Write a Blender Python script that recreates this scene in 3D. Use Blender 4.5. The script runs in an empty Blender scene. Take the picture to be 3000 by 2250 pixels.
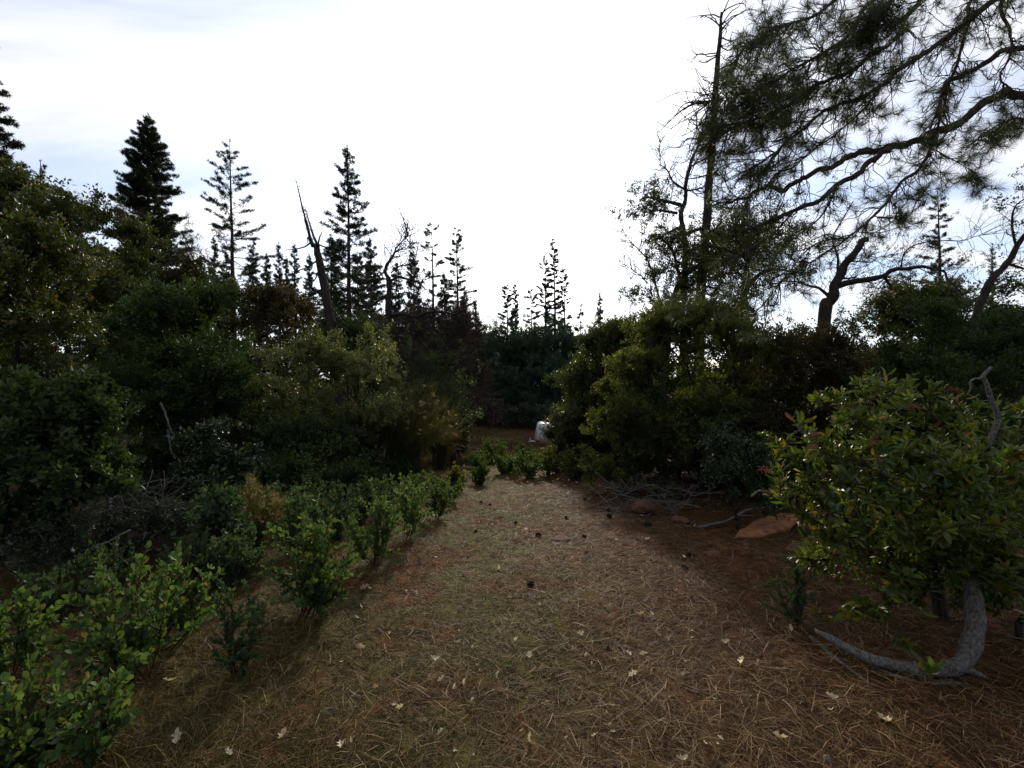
import bpy, math, random
import numpy as np
from mathutils import Vector, Matrix, Quaternion

random.seed(11)
rng = np.random.default_rng(11)
scene = bpy.context.scene
COL = scene.collection
F = 1333.0                    # focal length in photo pixels (photo 3000 x 2250)
EYE = 1.5

# ------------------------------------------------------------------ camera
cam = bpy.data.cameras.new('camera')
cam.sensor_width = 36.0
cam.lens = 36.0 * F / 3000.0
cam.clip_start = 0.05
cam.clip_end = 3000.0
cam_o = bpy.data.objects.new('camera', cam)
cam_o.location = (0, 0, EYE)
cam_o.rotation_euler = (math.radians(90), 0, 0)
COL.objects.link(cam_o)
scene.camera = cam_o

# ------------------------------------------------------------------ light
SUN_EL, SUN_AZ = math.radians(22.0), math.radians(1.7)
sdir = Vector((math.sin(SUN_AZ) * math.cos(SUN_EL), math.cos(SUN_AZ) * math.cos(SUN_EL), math.sin(SUN_EL)))
sun = bpy.data.lights.new('sun', 'SUN')
sun.energy = 3.4
sun.angle = math.radians(3.0)
sun.color = (1.0, 0.88, 0.68)
sun_o = bpy.data.objects.new('sun', sun)
sun_o.rotation_euler = (-sdir).to_track_quat('-Z', 'Y').to_euler()
COL.objects.link(sun_o)

world = bpy.data.worlds.new('World')
scene.world = world
world.use_nodes = True
wn, wl = world.node_tree.nodes, world.node_tree.links
wn.clear()
w_out = wn.new('ShaderNodeOutputWorld')
w_bg = wn.new('ShaderNodeBackground'); w_bg.inputs['Strength'].default_value = 0.1
sky = wn.new('ShaderNodeTexSky')
sky.sky_type = 'NISHITA'; sky.sun_disc = False
sky.sun_elevation = SUN_EL; sky.sun_rotation = SUN_AZ
tc = wn.new('ShaderNodeTexCoord')
sep = wn.new('ShaderNodeSeparateXYZ'); wl.new(tc.outputs['Generated'], sep.inputs[0])

def wmath(op, a, b=None, c=None, clamp=False):
    n = wn.new('ShaderNodeMath'); n.operation = op; n.use_clamp = clamp
    for i, v in enumerate((a, b, c)):
        if v is None: continue
        if isinstance(v, (int, float)): n.inputs[i].default_value = v
        else: wl.new(v, n.inputs[i])
    return n.outputs[0]
zz = wmath('ADD', wmath('MAXIMUM', sep.outputs[2], 0.0), 0.12)
cx = wmath('DIVIDE', sep.outputs[0], zz)
cy = wmath('DIVIDE', sep.outputs[1], zz)
comb = wn.new('ShaderNodeCombineXYZ'); wl.new(cx, comb.inputs[0]); wl.new(cy, comb.inputs[1])
mp = wn.new('ShaderNodeMapping'); wl.new(comb.outputs[0], mp.inputs[0])
mp.inputs['Rotation'].default_value = (0, 0, math.radians(-38)); mp.inputs['Scale'].default_value = (0.55, 1.5, 1)
mp.inputs['Location'].default_value = (2.3, 0.6, 0)
nz = wn.new('ShaderNodeTexNoise'); wl.new(mp.outputs[0], nz.inputs['Vector'])
nz.inputs['Scale'].default_value = 1.0; nz.inputs['Detail'].default_value = 6; nz.inputs['Roughness'].default_value = 0.55
nz.inputs['Distortion'].default_value = 0.4
cov = wn.new('ShaderNodeMapRange'); wl.new(nz.outputs[0], cov.inputs[0])
cov.inputs[1].default_value = 0.37; cov.inputs[2].default_value = 0.6; cov.inputs[3].default_value = 0.25; cov.inputs[4].default_value = 1.0
# thin cloud lit from behind: brightest round the sun
vd = wn.new('ShaderNodeVectorMath'); vd.operation = 'DOT_PRODUCT'
wl.new(tc.outputs['Generated'], vd.inputs[0]); vd.inputs[1].default_value = sdir
dp = wmath('MAXIMUM', vd.outputs['Value'], 0.0)
aur = wmath('ADD', wmath('MULTIPLY', wmath('POWER', dp, 18.0), 12.0), wmath('MULTIPLY', wmath('POWER', dp, 4.0), 1.0))
fw = wmath('MULTIPLY', wmath('ADD', vd.outputs['Value'], 1.0), 0.5)
cl = wmath('ADD', wmath('ADD', aur, 4.6), wmath('MULTIPLY', wmath('POWER', fw, 2.0), 8.0))
ccol = wn.new('ShaderNodeCombineColor')
wl.new(wmath('MULTIPLY', cl, 1.0), ccol.inputs[0]); wl.new(wmath('MULTIPLY', cl, 1.01), ccol.inputs[1]); wl.new(wmath('MULTIPLY', cl, 1.05), ccol.inputs[2])
skm = wn.new('ShaderNodeMixRGB'); skm.blend_type = 'MIX'
wl.new(cov.outputs[0], skm.inputs[0]); sk_b = wn.new('ShaderNodeMixRGB'); sk_b.blend_type = 'MULTIPLY'; sk_b.inputs[0].default_value = 1; sk_b.inputs[2].default_value = (1.3, 1.5, 1.85, 1); wl.new(sky.outputs[0], sk_b.inputs[1]); wl.new(sk_b.outputs[0], skm.inputs[1]); wl.new(ccol.outputs[0], skm.inputs[2])
wl.new(skm.outputs[0], w_bg.inputs['Color']); wl.new(w_bg.outputs[0], w_out.inputs['Surface'])

scene.view_settings.view_transform = 'Standard'
scene.view_settings.look = 'None'
scene.view_settings.exposure = 0.0
scene.view_settings.gamma = 1.0
scene.view_settings.use_curve_mapping = False
scene.render.engine = 'CYCLES'
scene.cycles.max_bounces = 6
scene.cycles.diffuse_bounces = 3
scene.cycles.glossy_bounces = 2
scene.cycles.transmission_bounces = 4
scene.cycles.transparent_max_bounces = 4
scene.cycles.use_denoising = True

# ------------------------------------------------------------------ maths
def nrm(v):
    return v / np.maximum(np.linalg.norm(v, axis=-1, keepdims=True), 1e-9)
def runit(n):
    return nrm(rng.normal(size=(n, 3)))
_ty = np.linspace(-420, 900, 13201)
_tz = np.interp(_ty, [-420, -5, 0, 14, 36, 44, 58, 85, 150, 900], [0.4, 0.25, 0, -1.19, -3.6, -3.6, -2.95, -1.2, 0.0, 0.0])
_k = np.ones(21) / 21
_tz = np.convolve(np.pad(_tz, 10, mode='edge'), _k, mode='valid')
_z0 = np.interp(0, _ty, _tz)
def sst(a, b, x):
    t = np.clip((x - a) / (b - a), 0, 1); return t * t * (3 - 2 * t)
def gz(x, y):
    x = np.asarray(x, float); y = np.asarray(y, float)
    z = np.interp(y, _ty, _tz) - _z0
    z = z + 0.03 * np.clip(np.abs(x) - 3.5, 0, 80)
    z = z - 12 * sst(7, 60, x) * sst(14, 60, y)
    r = np.hypot(x, y)
    z = z + 0.022 * np.sin(2.1 * x + 0.7) * np.sin(1.7 * y + 1.1) + 0.012 * np.sin(5.3 * x + 1.3 * y) + 0.010 * np.sin(4.1 * y - 3.7 * x + 2)
    z = z + sst(3, 14, r) * (0.07 * np.sin(0.61 * x + 0.4 * y) + 0.06 * np.sin(0.83 * y - 0.5 * x + 1))
    z = z - 0.05 * np.exp(-((x - 1.05) / 0.35) ** 2) * sst(1.5, 4, y) * (1 - sst(14, 22, y))   # faint wheel ruts
    z = z - 0.05 * np.exp(-((x + 0.75) / 0.35) ** 2) * sst(1.5, 4, y) * (1 - sst(14, 22, y))
    return z
def PT(px, py, D):
    return np.array([(px - 1500) / F * D, D, EYE - (py - 1125) / F * D])
def PX(px, D):
    x = (px - 1500) / F * D
    return np.array([x, D, float(gz(x, D))])
_D = np.geomspace(1.0, 90, 2500)
def G(px, py):
    """the spot on the ground that the photo shows at (px, py)"""
    x = (px - 1500) / F * _D; z = EYE - (py - 1125) / F * _D
    hit = np.nonzero(z <= gz(x, _D))[0]
    D = _D[hit[0]] if len(hit) else 80.0
    return PX(px, D)

# ------------------------------------------------------------------ geometry
class Geo:
    def __init__(s): s.V = []; s.T = []; s.Q = []; s.n = 0
    def add(s, V, T=None, Q=None):
        V = np.asarray(V, float).reshape(-1, 3)
        if T is not None and len(T): s.T.append(np.asarray(T).reshape(-1, 3) + s.n)
        if Q is not None and len(Q): s.Q.append(np.asarray(Q).reshape(-1, 4) + s.n)
        s.V.append(V); s.n += len(V); return s
    def mesh(s, name, off=(0, 0, 0), smooth=False):
        V = (np.concatenate(s.V) - np.asarray(off)) if s.V else np.zeros((0, 3))
        T = np.concatenate(s.T) if s.T else np.zeros((0, 3), int)
        Q = np.concatenate(s.Q) if s.Q else np.zeros((0, 4), int)
        me = bpy.data.meshes.new(name)
        me.vertices.add(len(V)); me.vertices.foreach_set('co', V.ravel().astype(np.float32))
        nl = len(T) * 3 + len(Q) * 4
        me.loops.add(nl); me.polygons.add(len(T) + len(Q))
        me.loops.foreach_set('vertex_index', np.concatenate([T.ravel(), Q.ravel()]).astype(np.int32))
        st = np.concatenate([np.arange(len(T)) * 3, len(T) * 3 + np.arange(len(Q)) * 4]).astype(np.int32)
        me.polygons.foreach_set('loop_start', st)
        if smooth: me.polygons.foreach_set('use_smooth', np.ones(len(T) + len(Q), bool))
        me.update(calc_edges=True)
        return me

def link(name, me, mat, parent=None, kind=None, loc=None):
    o = bpy.data.objects.new(name, me)
    if mat and not len(me.materials): me.materials.append(mat)
    if parent: o.parent = parent
    if loc is not None: o.location = loc
    if kind: o['kind'] = kind
    COL.objects.link(o); return o
def part(name, geo, mat, root, smooth=False, kind=None, parent=None, label=None):
    o = link(name, geo.mesh(name, off=root.location, smooth=smooth), mat, parent or root, kind)
    if label: o['label'] = label
    return o
def thing(name, label, cat, loc, group=None):
    o = bpy.data.objects.new(name, None); COL.objects.link(o)
    o.location = tuple(float(c) for c in loc); o.empty_display_size = 0.2
    o['label'] = label; o['category'] = cat
    if group: o['group'] = group
    return o
def tag(o, label, cat, group=None):
    o['label'] = label; o['category'] = cat
    if group: o['group'] = group
    return o
def dup(root, loc, rz, sc, label, group=None):
    r = root.copy(); COL.objects.link(r); r.location = tuple(float(c) for c in loc); r.rotation_euler = (0, 0, rz)
    r.scale = sc if hasattr(sc, '__len__') else (sc, sc, sc)
    r['label'] = label
    if group: r['group'] = group
    for ch in root.children:
        c = ch.copy(); COL.objects.link(c); c.parent = r
        for g in ch.children:
            d = g.copy(); COL.objects.link(d); d.parent = c
    return r

def tube(P, R, k=6, cap=True):
    P = np.asarray(P, float); R = np.broadcast_to(np.asarray(R, float), (len(P),))
    T = nrm(np.gradient(P, axis=0))
    m = np.abs(T.mean(0)); ref = np.zeros(3); ref[np.argmin(m)] = 1
    U = nrm(np.cross(T, ref)); W = np.cross(T, U)
    a = np.arange(k) * 2 * np.pi / k
    V = P[:, None] + R[:, None, None] * (np.cos(a)[None, :, None] * U[:, None] + np.sin(a)[None, :, None] * W[:, None])
    n = len(P)
    i = np.arange(n - 1)[:, None] * k; j = np.arange(k)[None]; j2 = (j + 1) % k
    Q = np.stack([i + j, i + j2, i + k + j2, i + k + j], -1).reshape(-1, 4)
    V = V.reshape(-1, 3); T3 = None
    if cap:
        V = np.concatenate([V, P[:1], P[-1:]]); b = n * k
        jj = np.arange(k); T3 = np.concatenate([np.stack([np.full(k, b), (jj + 1) % k, jj], -1), np.stack([np.full(k, b + 1), (n - 1) * k + jj, (n - 1) * k + (jj + 1) % k], -1)])
    return V, T3, Q
def addtube(g, P, R, k=6, cap=True): g.add(*tube(P, R, k, cap))

def smoothline(P, n, wob=0.0):
    """Catmull-Rom through P, n points"""
    P = np.asarray(P, float)
    A = np.concatenate([2 * P[:1] - P[1:2], P, 2 * P[-1:] - P[-2:-1]])
    t = np.linspace(0, len(P) - 1 - 1e-6, n); i = t.astype(int); u = (t - i)[:, None]
    p0, p1, p2, p3 = A[i], A[i + 1], A[i + 2], A[i + 3]
    out = 0.5 * (2 * p1 + (p2 - p0) * u + (2 * p0 - 5 * p1 + 4 * p2 - p3) * u ** 2 + (3 * p1 - p0 - 3 * p2 + p3) * u ** 3)
    if wob:
        w = rng.normal(size=(n, 3)) * wob; w[1:-1] = (w[:-2] + w[1:-1] + w[2:]) / 2; w[0] = 0
        out = out + w
    return out

# leaf templates: x along the leaf (0..1), y across, z off the plane
def T_rhomb(asp, fold=0.12):
    h = asp / 2
    return (np.array([[0, 0, 0], [0.48, h, fold * asp], [1, 0, -0.04], [0.48, -h, fold * asp]]), np.array([[0, 1, 2], [0, 2, 3]]).reshape(-1, 3)[:, ::-1], None)
def T_oval(asp, fold=0.16, curl=0.08):
    h = asp / 2
    V = [[0, 0, 0], [.35, 0, .02], [.7, 0, .0], [1, 0, -curl], [.2, h * .72, fold * asp * .7], [.55, h, fold * asp], [.85, h * .62, fold * asp * .5 - curl * .4],
         [.2, -h * .72, fold * asp * .7], [.55, -h, fold * asp], [.85, -h * .62, fold * asp * .5 - curl * .4]]
    T = [[0, 1, 4], [2, 3, 6], [0, 7, 1], [2, 9, 3]]
    Q = [[1, 2, 5, 4], [1, 7, 8, 2]]
    T += [[2, 6, 5], [2, 8, 9]]
    return np.array(V), np.array(T), np.array(Q)
def leaves(g, C, Dr, N, L, tmpl):
    """instances of a leaf template as one mesh. C centre of base, Dr direction, N rough normal, L length"""
    Vt, Tt, Qt = tmpl
    Dr = nrm(Dr); Y = nrm(np.cross(N, Dr)); Z = np.cross(Dr, Y)
    L = np.broadcast_to(np.asarray(L, float), (len(C),))[:, None, None]
    V = C[:, None] + L * (Vt[None, :, 0:1] * Dr[:, None] + Vt[None, :, 1:2] * Y[:, None] + Vt[None, :, 2:3] * Z[:, None])
    m = len(Vt); o = (np.arange(len(C)) * m)[:, None, None]
    g.add(V.reshape(-1, 3), (Tt[None] + o).reshape(-1, 3), None if Qt is None else (Qt[None] + o).reshape(-1, 4))
def blades(g, C, Dr, n, L, w, spread=0.8):
    """n thin triangles from every centre, around direction Dr"""
    C = np.repeat(C, n, 0); Dr = np.repeat(nrm(Dr), n, 0)
    d = nrm(Dr + spread * rng.normal(size=C.shape))
    s = nrm(np.cross(d, runit(len(C)))) * (w / 2)
    l = L * rng.uniform(0.65, 1.1, (len(C), 1))
    V = np.stack([C - s, C + s, C + d * l], 1).reshape(-1, 3)
    g.add(V, np.arange(len(V)).reshape(-1, 3))

# ------------------------------------------------------------------ scattered sprays (geometry nodes on one foliage part)
def scatter_group():
    ng = bpy.data.node_groups.new('spray_scatter', 'GeometryNodeTree')
    ng.interface.new_socket('Geometry', in_out='INPUT', socket_type='NodeSocketGeometry')
    ng.interface.new_socket('Geometry', in_out='OUTPUT', socket_type='NodeSocketGeometry')
    n, l = ng.nodes, ng.links
    gi = n.new('NodeGroupInput'); go = n.new('NodeGroupOutput'); jn = n.new('GeometryNodeJoinGeometry')
    def attr(name, ty):
        a = n.new('GeometryNodeInputNamedAttribute'); a.data_type = ty; a.inputs['Name'].default_value = name; return a.outputs['Attribute']
    kd, rt_, sc_ = attr('kind', 'FLOAT'), attr('rot', 'FLOAT_VECTOR'), attr('scl', 'FLOAT_VECTOR')
    def eq(v):
        c = n.new('FunctionNodeCompare'); c.data_type = 'FLOAT'; c.operation = 'EQUAL'; l.new(kd, c.inputs['A']); c.inputs['B'].default_value = v; c.inputs['Epsilon'].default_value = .1; return c.outputs['Result']
    for k in range(3):
        sp_ = n.new('GeometryNodeSeparateGeometry'); sp_.domain = 'POINT'; l.new(gi.outputs[0], sp_.inputs['Geometry']); l.new(eq(float(k)), sp_.inputs['Selection'])
        iop = n.new('GeometryNodeInstanceOnPoints'); l.new(gi.outputs[0], iop.inputs['Points']); l.new(eq(10.0 + k), iop.inputs['Selection']); l.new(sp_.outputs['Selection'], iop.inputs['Instance'])
        l.new(rt_, iop.inputs['Rotation']); l.new(sc_, iop.inputs['Scale']); l.new(iop.outputs[0], jn.inputs[0])
    l.new(jn.outputs[0], go.inputs[0]); return ng
SCATTER = scatter_group()
def scatter_part(name, protos, P, rot, scl, mat, root, smooth=False, label=None):
    """one foliage part: three spray shapes set on points P"""
    g = Geo(); kinds = []
    loc = np.array(root.location) if root is not None else np.zeros(3)
    for k, p in enumerate(protos):
        n0 = g.n; g.V += p.V; g.T += [t + n0 for t in p.T]; g.Q += [q + n0 for q in p.Q]; g.n += p.n; kinds.append(np.full(p.n, float(k)))
    npro = g.n; P = np.asarray(P) - loc
    g.V.append(P); g.n += len(P); kinds.append(10.0 + rng.integers(0, 3, len(P)))
    me = g.mesh(name, smooth=smooth)
    scl = np.asarray(scl, float); scl = np.repeat(scl[:, None], 3, 1) if scl.ndim == 1 else scl
    a = me.attributes.new('kind', 'FLOAT', 'POINT'); a.data.foreach_set('value', np.concatenate(kinds).astype(np.float32))
    a = me.attributes.new('rot', 'FLOAT_VECTOR', 'POINT'); a.data.foreach_set('vector', np.concatenate([np.zeros((npro, 3)), rot]).astype(np.float32).ravel())
    a = me.attributes.new('scl', 'FLOAT_VECTOR', 'POINT'); a.data.foreach_set('vector', np.concatenate([np.ones((npro, 3)), scl]).astype(np.float32).ravel())
    o = link(name, me, mat, root, 'stuff'); md = o.modifiers.new('sprays', 'NODES'); md.node_group = SCATTER
    if label: o['label'] = label
    return o
def aim(d):
    d = nrm(np.asarray(d, float)); return np.stack([rng.uniform(0, 6.28, len(d)), -np.arcsin(np.clip(d[:, 2], -1, 1)), np.arctan2(d[:, 1], d[:, 0])], 1)

# ------------------------------------------------------------------ branching skeleton
class Skel:
    def __init__(s, base, targets, trunk=None, bf=0.35, seg=0.25, wob=0.05, sag=0.0, rt=0.006, ex=2.2, up=0.5):
        base = np.asarray(base, float)
        if trunk is None: trunk = np.array([base, base + [0, 0, 0.12]])
        n0 = len(trunk); cap = n0 + 60 * len(targets) + 10
        P = np.zeros((cap, 3)); par = np.full(cap, -1); pl = np.zeros(cap); P[:n0] = trunk
        for i in range(1, n0): par[i] = i - 1; pl[i] = pl[i - 1] + np.linalg.norm(P[i] - P[i - 1])
        n = n0; s.chains = []
        lo = 1 if n0 < 4 else n0 // 4
        order = np.argsort(np.linalg.norm(targets - base, axis=1) * rng.uniform(0.85, 1.15, len(targets)))
        for t in targets[order]:
            d = np.linalg.norm(P[lo:n] - t, axis=1); i = lo + int(np.argmin(d + bf * pl[lo:n])); L = d[i - lo]
            if L < 1e-3: continue
            dr = P[i] - P[par[i]] if par[i] >= 0 else np.array([0, 0, 1.0]); dr = dr / max(np.linalg.norm(dr), 1e-6)
            to = (t - P[i]) / L
            c = P[i] + (0.55 * dr + 0.55 * to + np.array([0, 0, up * 0.4])) * L * 0.42
            m = int(min(58, max(2, L / seg)))
            u = np.linspace(0, 1, m + 1)[1:, None]
            pts = (1 - u) ** 2 * P[i] + 2 * u * (1 - u) * c + u * u * t
            w = rng.normal(size=(m, 3)) * wob * min(L, 1.5) * np.sqrt(u * (1 - u) + 0.02); pts = pts + w
            pts[:, 2] -= sag * (u[:, 0] ** 2) * L * 0.2
            P[n:n + m] = pts; par[n] = i; par[n + 1:n + m] = np.arange(n, n + m - 1)
            pl[n:n + m] = pl[i] + u[:, 0] * L * 1.05
            s.chains.append((i, n, n + m)); n += m
        s.P = P[:n]; s.par = par[:n]; s.n0 = n0
        cnt = np.zeros(n); tip = np.ones(n, bool); tip[par[1:n][par[1:n] >= 0]] = False; cnt[tip] = 1
        for i in range(n - 1, 0, -1):
            if par[i] >= 0: cnt[par[i]] += cnt[i]
        s.r = rt * np.maximum(cnt, 1) ** (1 / ex)
        s.tips = np.array([c[2] - 1 for c in s.chains]); s.tipdir = nrm(s.P[s.tips] - s.P[par[s.tips]])
    def build(s, root, mat, rmin=0.0, trunk_name='trunk', limb_thr=None, twig_name='twigs', kmax=8, rscale=1.0, trunk_r=None):
        gt = Geo(); gw = Geo(); nl = 0
        tr = s.r[:s.n0] * rscale if trunk_r is None else np.maximum(np.asarray(trunk_r), s.r[:s.n0] * rscale)
        if s.n0 > 1:
            tt = s.P[:s.n0]; addtube(gt, tt, tr * (1 + 0.05 * rng.normal(size=s.n0)), kmax)
        for (i, a, b) in s.chains:
            idx = np.r_[i, a:b]; R = s.r[idx] * rscale
            R[0] = min(R[0], R[1] * 1.3); R[-1] *= 0.6
            big = R[1]
            if big < rmin: continue
            k = kmax if big > 0.06 else (6 if big > 0.025 else (4 if big > 0.01 else 3))
            if limb_thr and big > limb_thr and nl < 40:
                gl = Geo(); addtube(gl, s.P[idx], R, k); part('limb', gl, mat, root, smooth=True); nl += 1
            else: addtube(gw, s.P[idx], R, k)
        if gt.V: part(trunk_name, gt, mat, root, smooth=True)
        if gw.V: part(twig_name, gw, mat, root, smooth=True, kind='stuff')

def ell_pts(lobes, n, lo=0.45):
    """random points in a union of ellipsoids (x,y,z,rx,ry,rz), biased outwards"""
    lobes = np.asarray(lobes, float); vol = (lobes[:, 3] * lobes[:, 4] * lobes[:, 5]) ** 0.8
    k = rng.choice(len(lobes), n, p=vol / vol.sum())
    r = (rng.uniform(lo ** 3, 1, (n, 1))) ** (1 / 3) * np.where(rng.random((n, 1)) < .07, rng.uniform(1.05, 1.3, (n, 1)), 1)
    u = runit(n); fl = (u[:, 2] < -.15) & (rng.random(n) < .85); u[fl, 2] *= -1
    return lobes[k, :3] + u * r * lobes[k, 3:6]
def dome(c, w, d, h, n=9, low=0.25, rel=0.42):
    n = int(n * 1.7); rel *= .88
    """a lumpy dome of lobes on centre c (ground point): width w, depth d, height h"""
    L = []
    for i in range(n):
        a = rng.uniform(0, 2 * np.pi); q = math.sqrt(rng.uniform(0, 1)); zt = rng.uniform(low, 1)
        rr = rel * rng.uniform(0.5, 1.15)
        ex = math.sqrt(max(0.05, 1 - (0.85 * zt) ** 2))
        x = math.cos(a) * q * w / 2 * ex * 0.8; y = math.sin(a) * q * d / 2 * ex * 0.8
        rz = rr * h * 0.30
        L.append([c[0] + x, c[1] + y, c[2] + max(rz * 0.8, zt * h - rz), rr * w * 0.5, rr * d * 0.5, rz])
    return L

# ------------------------------------------------------------------ materials
def mat_new(name):
    m = bpy.data.materials.new(name); m.use_nodes = True; nt = m.node_tree; nt.nodes.clear()
    return m, nt.nodes, nt.links
def ramp(nd, stops):
    r = nd.new('ShaderNodeValToRGB'); e = r.color_ramp.elements
    while len(e) < len(stops): e.new(0.5)
    for k, (p, c) in enumerate(stops): e[k].position = p; e[k].color = (*c, 1)
    return r
def leaf_mat(name, stops, trans=0.35, rough=0.45, spec=0.5, tgain=(1.5, 1.5, 0.6), gain=.74):
    spec *= .6
    m, nd, lk = mat_new(name)
    out = nd.new('ShaderNodeOutputMaterial'); pb = nd.new('ShaderNodeBsdfPrincipled')
    ge = nd.new('ShaderNodeNewGeometry'); oi = nd.new('ShaderNodeObjectInfo')
    ad = nd.new('ShaderNodeMath'); ad.operation = 'ADD'; lk.new(ge.outputs['Random Per Island'], ad.inputs[0]); lk.new(oi.outputs['Random'], ad.inputs[1])
    fr = nd.new('ShaderNodeMath'); fr.operation = 'FRACT'; lk.new(ad.outputs[0], fr.inputs[0])
    rp0 = ramp(nd, [(p, tuple(q * gain for q in c)) for p, c in stops]); lk.new(fr.outputs[0], rp0.inputs[0])
    mv = nd.new('ShaderNodeMapRange'); lk.new(oi.outputs['Random'], mv.inputs[0]); mv.inputs[3].default_value = .62; mv.inputs[4].default_value = 1.38
    rp = nd.new('ShaderNodeVectorMath'); rp.operation = 'SCALE'; lk.new(rp0.outputs[0], rp.inputs[0]); lk.new(mv.outputs[0], rp.inputs['Scale'])
    lk.new(rp.outputs[0], pb.inputs['Base Color'])
    pb.inputs['Roughness'].default_value = rough; pb.inputs['Specular IOR Level'].default_value = spec
    if trans > 0:
        tr = nd.new('ShaderNodeBsdfTranslucent'); ml = nd.new('ShaderNodeMixRGB'); ml.blend_type = 'MULTIPLY'; ml.inputs[0].default_value = 1
        ml.inputs[2].default_value = (*tgain, 1); lk.new(rp.outputs[0], ml.inputs[1]); lk.new(ml.outputs[0], tr.inputs['Color'])
        mx = nd.new('ShaderNodeMixShader'); mx.inputs[0].default_value = trans
        lk.new(pb.outputs[0], mx.inputs[1]); lk.new(tr.outputs[0], mx.inputs[2]); lk.new(mx.outputs[0], out.inputs[0])
    else: lk.new(pb.outputs[0], out.inputs[0])
    return m
def bark_mat(name, c1, c2, scale=9.0, rough=0.9, stretch=5.0, bump=0.5):
    m, nd, lk = mat_new(name)
    out = nd.new('ShaderNodeOutputMaterial'); pb = nd.new('ShaderNodeBsdfPrincipled'); pb.inputs['Roughness'].default_value = rough
    pb.inputs['Specular IOR Level'].default_value = 0.2
    t = nd.new('ShaderNodeTexCoord'); mp_ = nd.new('ShaderNodeMapping'); mp_.inputs['Scale'].default_value = (stretch, stretch, 1)
    lk.new(t.outputs['Object'], mp_.inputs[0])
    n1 = nd.new('ShaderNodeTexNoise'); n1.inputs['Scale'].default_value = scale; n1.inputs['Detail'].default_value = 6; lk.new(mp_.outputs[0], n1.inputs['Vector'])
    rp = ramp(nd, [(0.32, c1), (0.68, c2)]); lk.new(n1.outputs[0], rp.inputs[0]); lk.new(rp.outputs[0], pb.inputs['Base Color'])
    b = nd.new('ShaderNodeBump'); b.inputs['Strength'].default_value = bump; b.inputs['Distance'].default_value = 0.02
    lk.new(n1.outputs[0], b.inputs['Height']); lk.new(b.outputs[0], pb.inputs['Normal']); lk.new(pb.outputs[0], out.inputs[0])
    return m
def plain(name, c, rough=0.5, metal=0.0):
    m, nd, lk = mat_new(name)
    out = nd.new('ShaderNodeOutputMaterial'); pb = nd.new('ShaderNodeBsdfPrincipled')
    pb.inputs['Base Color'].default_value = (*c, 1); pb.inputs['Roughness'].default_value = rough; pb.inputs['Metallic'].default_value = metal
    lk.new(pb.outputs[0], out.inputs[0]); return m

M = {}
M['manz'] = leaf_mat('manzanita_leaf', [(0, (.05, .092, .032)), (.55, (.072, .122, .042)), (.94, (.10, .145, .045)), (1, (.2, .14, .07))], .42, .58, .3, gain=.95)
M['manzblue'] = leaf_mat('grey_manzanita_leaf', [(0, (.045, .085, .04)), (.6, (.06, .105, .05)), (1, (.09, .13, .06))], .36, .58, .3)
M['toyon'] = leaf_mat('toyon_leaf', [(0, (.035, .06, .012)), (.5, (.06, .085, .016)), (.85, (.095, .11, .02)), (.96, (.13, .07, .02)), (1, (.2, .16, .08))], .46, .38, .65, gain=1.15)
M['oak'] = leaf_mat('live_oak_leaf', [(0, (.03, .045, .015)), (.6, (.05, .065, .02)), (.93, (.085, .09, .025)), (1, (.16, .10, .03))], .4, .45, .35, gain=1.0)
M['oakyel'] = leaf_mat('yellow_oak_leaf', [(0, (.032, .05, .012)), (.5, (.05, .07, .016)), (.9, (.09, .09, .02)), (1, (.15, .09, .025))], .38, .42, .5)
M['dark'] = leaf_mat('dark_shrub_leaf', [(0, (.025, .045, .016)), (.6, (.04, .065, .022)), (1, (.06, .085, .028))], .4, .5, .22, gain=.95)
M['farwood'] = leaf_mat('far_wood_leaf', [(0, (.022, .042, .03)), (.6, (.035, .06, .042)), (1, (.05, .075, .05))], .3, .6, .15, gain=1.15)
M['olive'] = leaf_mat('olive_shrub_leaf', [(0, (.05, .06, .022)), (.5, (.078, .09, .032)), (.9, (.12, .115, .04)), (1, (.2, .14, .06))], .46, .32, .8, (1.35, 1.45, .6), gain=1.4)
M['brownleaf'] = leaf_mat('brown_oak_leaf', [(0, (.05, .042, .018)), (.6, (.075, .062, .025)), (1, (.10, .085, .03))], .3, .5, .2)
M['lime'] = leaf_mat('lime_manzanita_leaf', [(0, (.045, .058, .017)), (.5, (.072, .084, .025)), (1, (.11, .118, .036))], .5, .5, .3, gain=1.1)  # yellower leaf green, the same all over the lime manzanitas
M['glossy'] = leaf_mat('glossy_leaf', [(0, (.025, .05, .018)), (.6, (.04, .075, .024)), (1, (.06, .09, .03))], .25, .22, .7)
M['sage'] = leaf_mat('sage_leaf', [(0, (.035, .05, .03)), (.6, (.055, .07, .042)), (1, (.09, .10, .06))], .25, .5, .4)
M['needle'] = leaf_mat('pine_needle', [(0, (.022, .036, .012)), (.6, (.035, .052, .016)), (.92, (.065, .07, .02)), (1, (.13, .085, .03))], .3, .4, .6, gain=1.15)
M['conifer'] = leaf_mat('conifer_needle', [(0, (.022, .036, .016)), (.6, (.034, .052, .02)), (1, (.06, .07, .026))], .25, .5, .4)
M['broom'] = leaf_mat('broom_stem_green', [(0, (.05, .055, .018)), (.6, (.075, .075, .024)), (1, (.11, .09, .04))], .35, .5, .4, gain=1.2)
M['seed'] = leaf_mat('seed_head', [(0, (.35, .24, .15)), (.6, (.45, .32, .2)), (1, (.55, .42, .3))], .4, .7, .2, (1, .9, .75))
M['bark'] = bark_mat('dark_bark', (.018, .013, .010), (.055, .042, .034))
M['pinebark'] = bark_mat('pine_bark', (.022, .016, .012), (.075, .052, .038), 7, .95, 4)
M['twig'] = bark_mat('brown_twig', (.045, .032, .025), (.095, .07, .055), 12)
M['manzbark'] = bark_mat('red_manzanita_bark', (.035, .014, .010), (.075, .03, .02), 12, .6)
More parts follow.
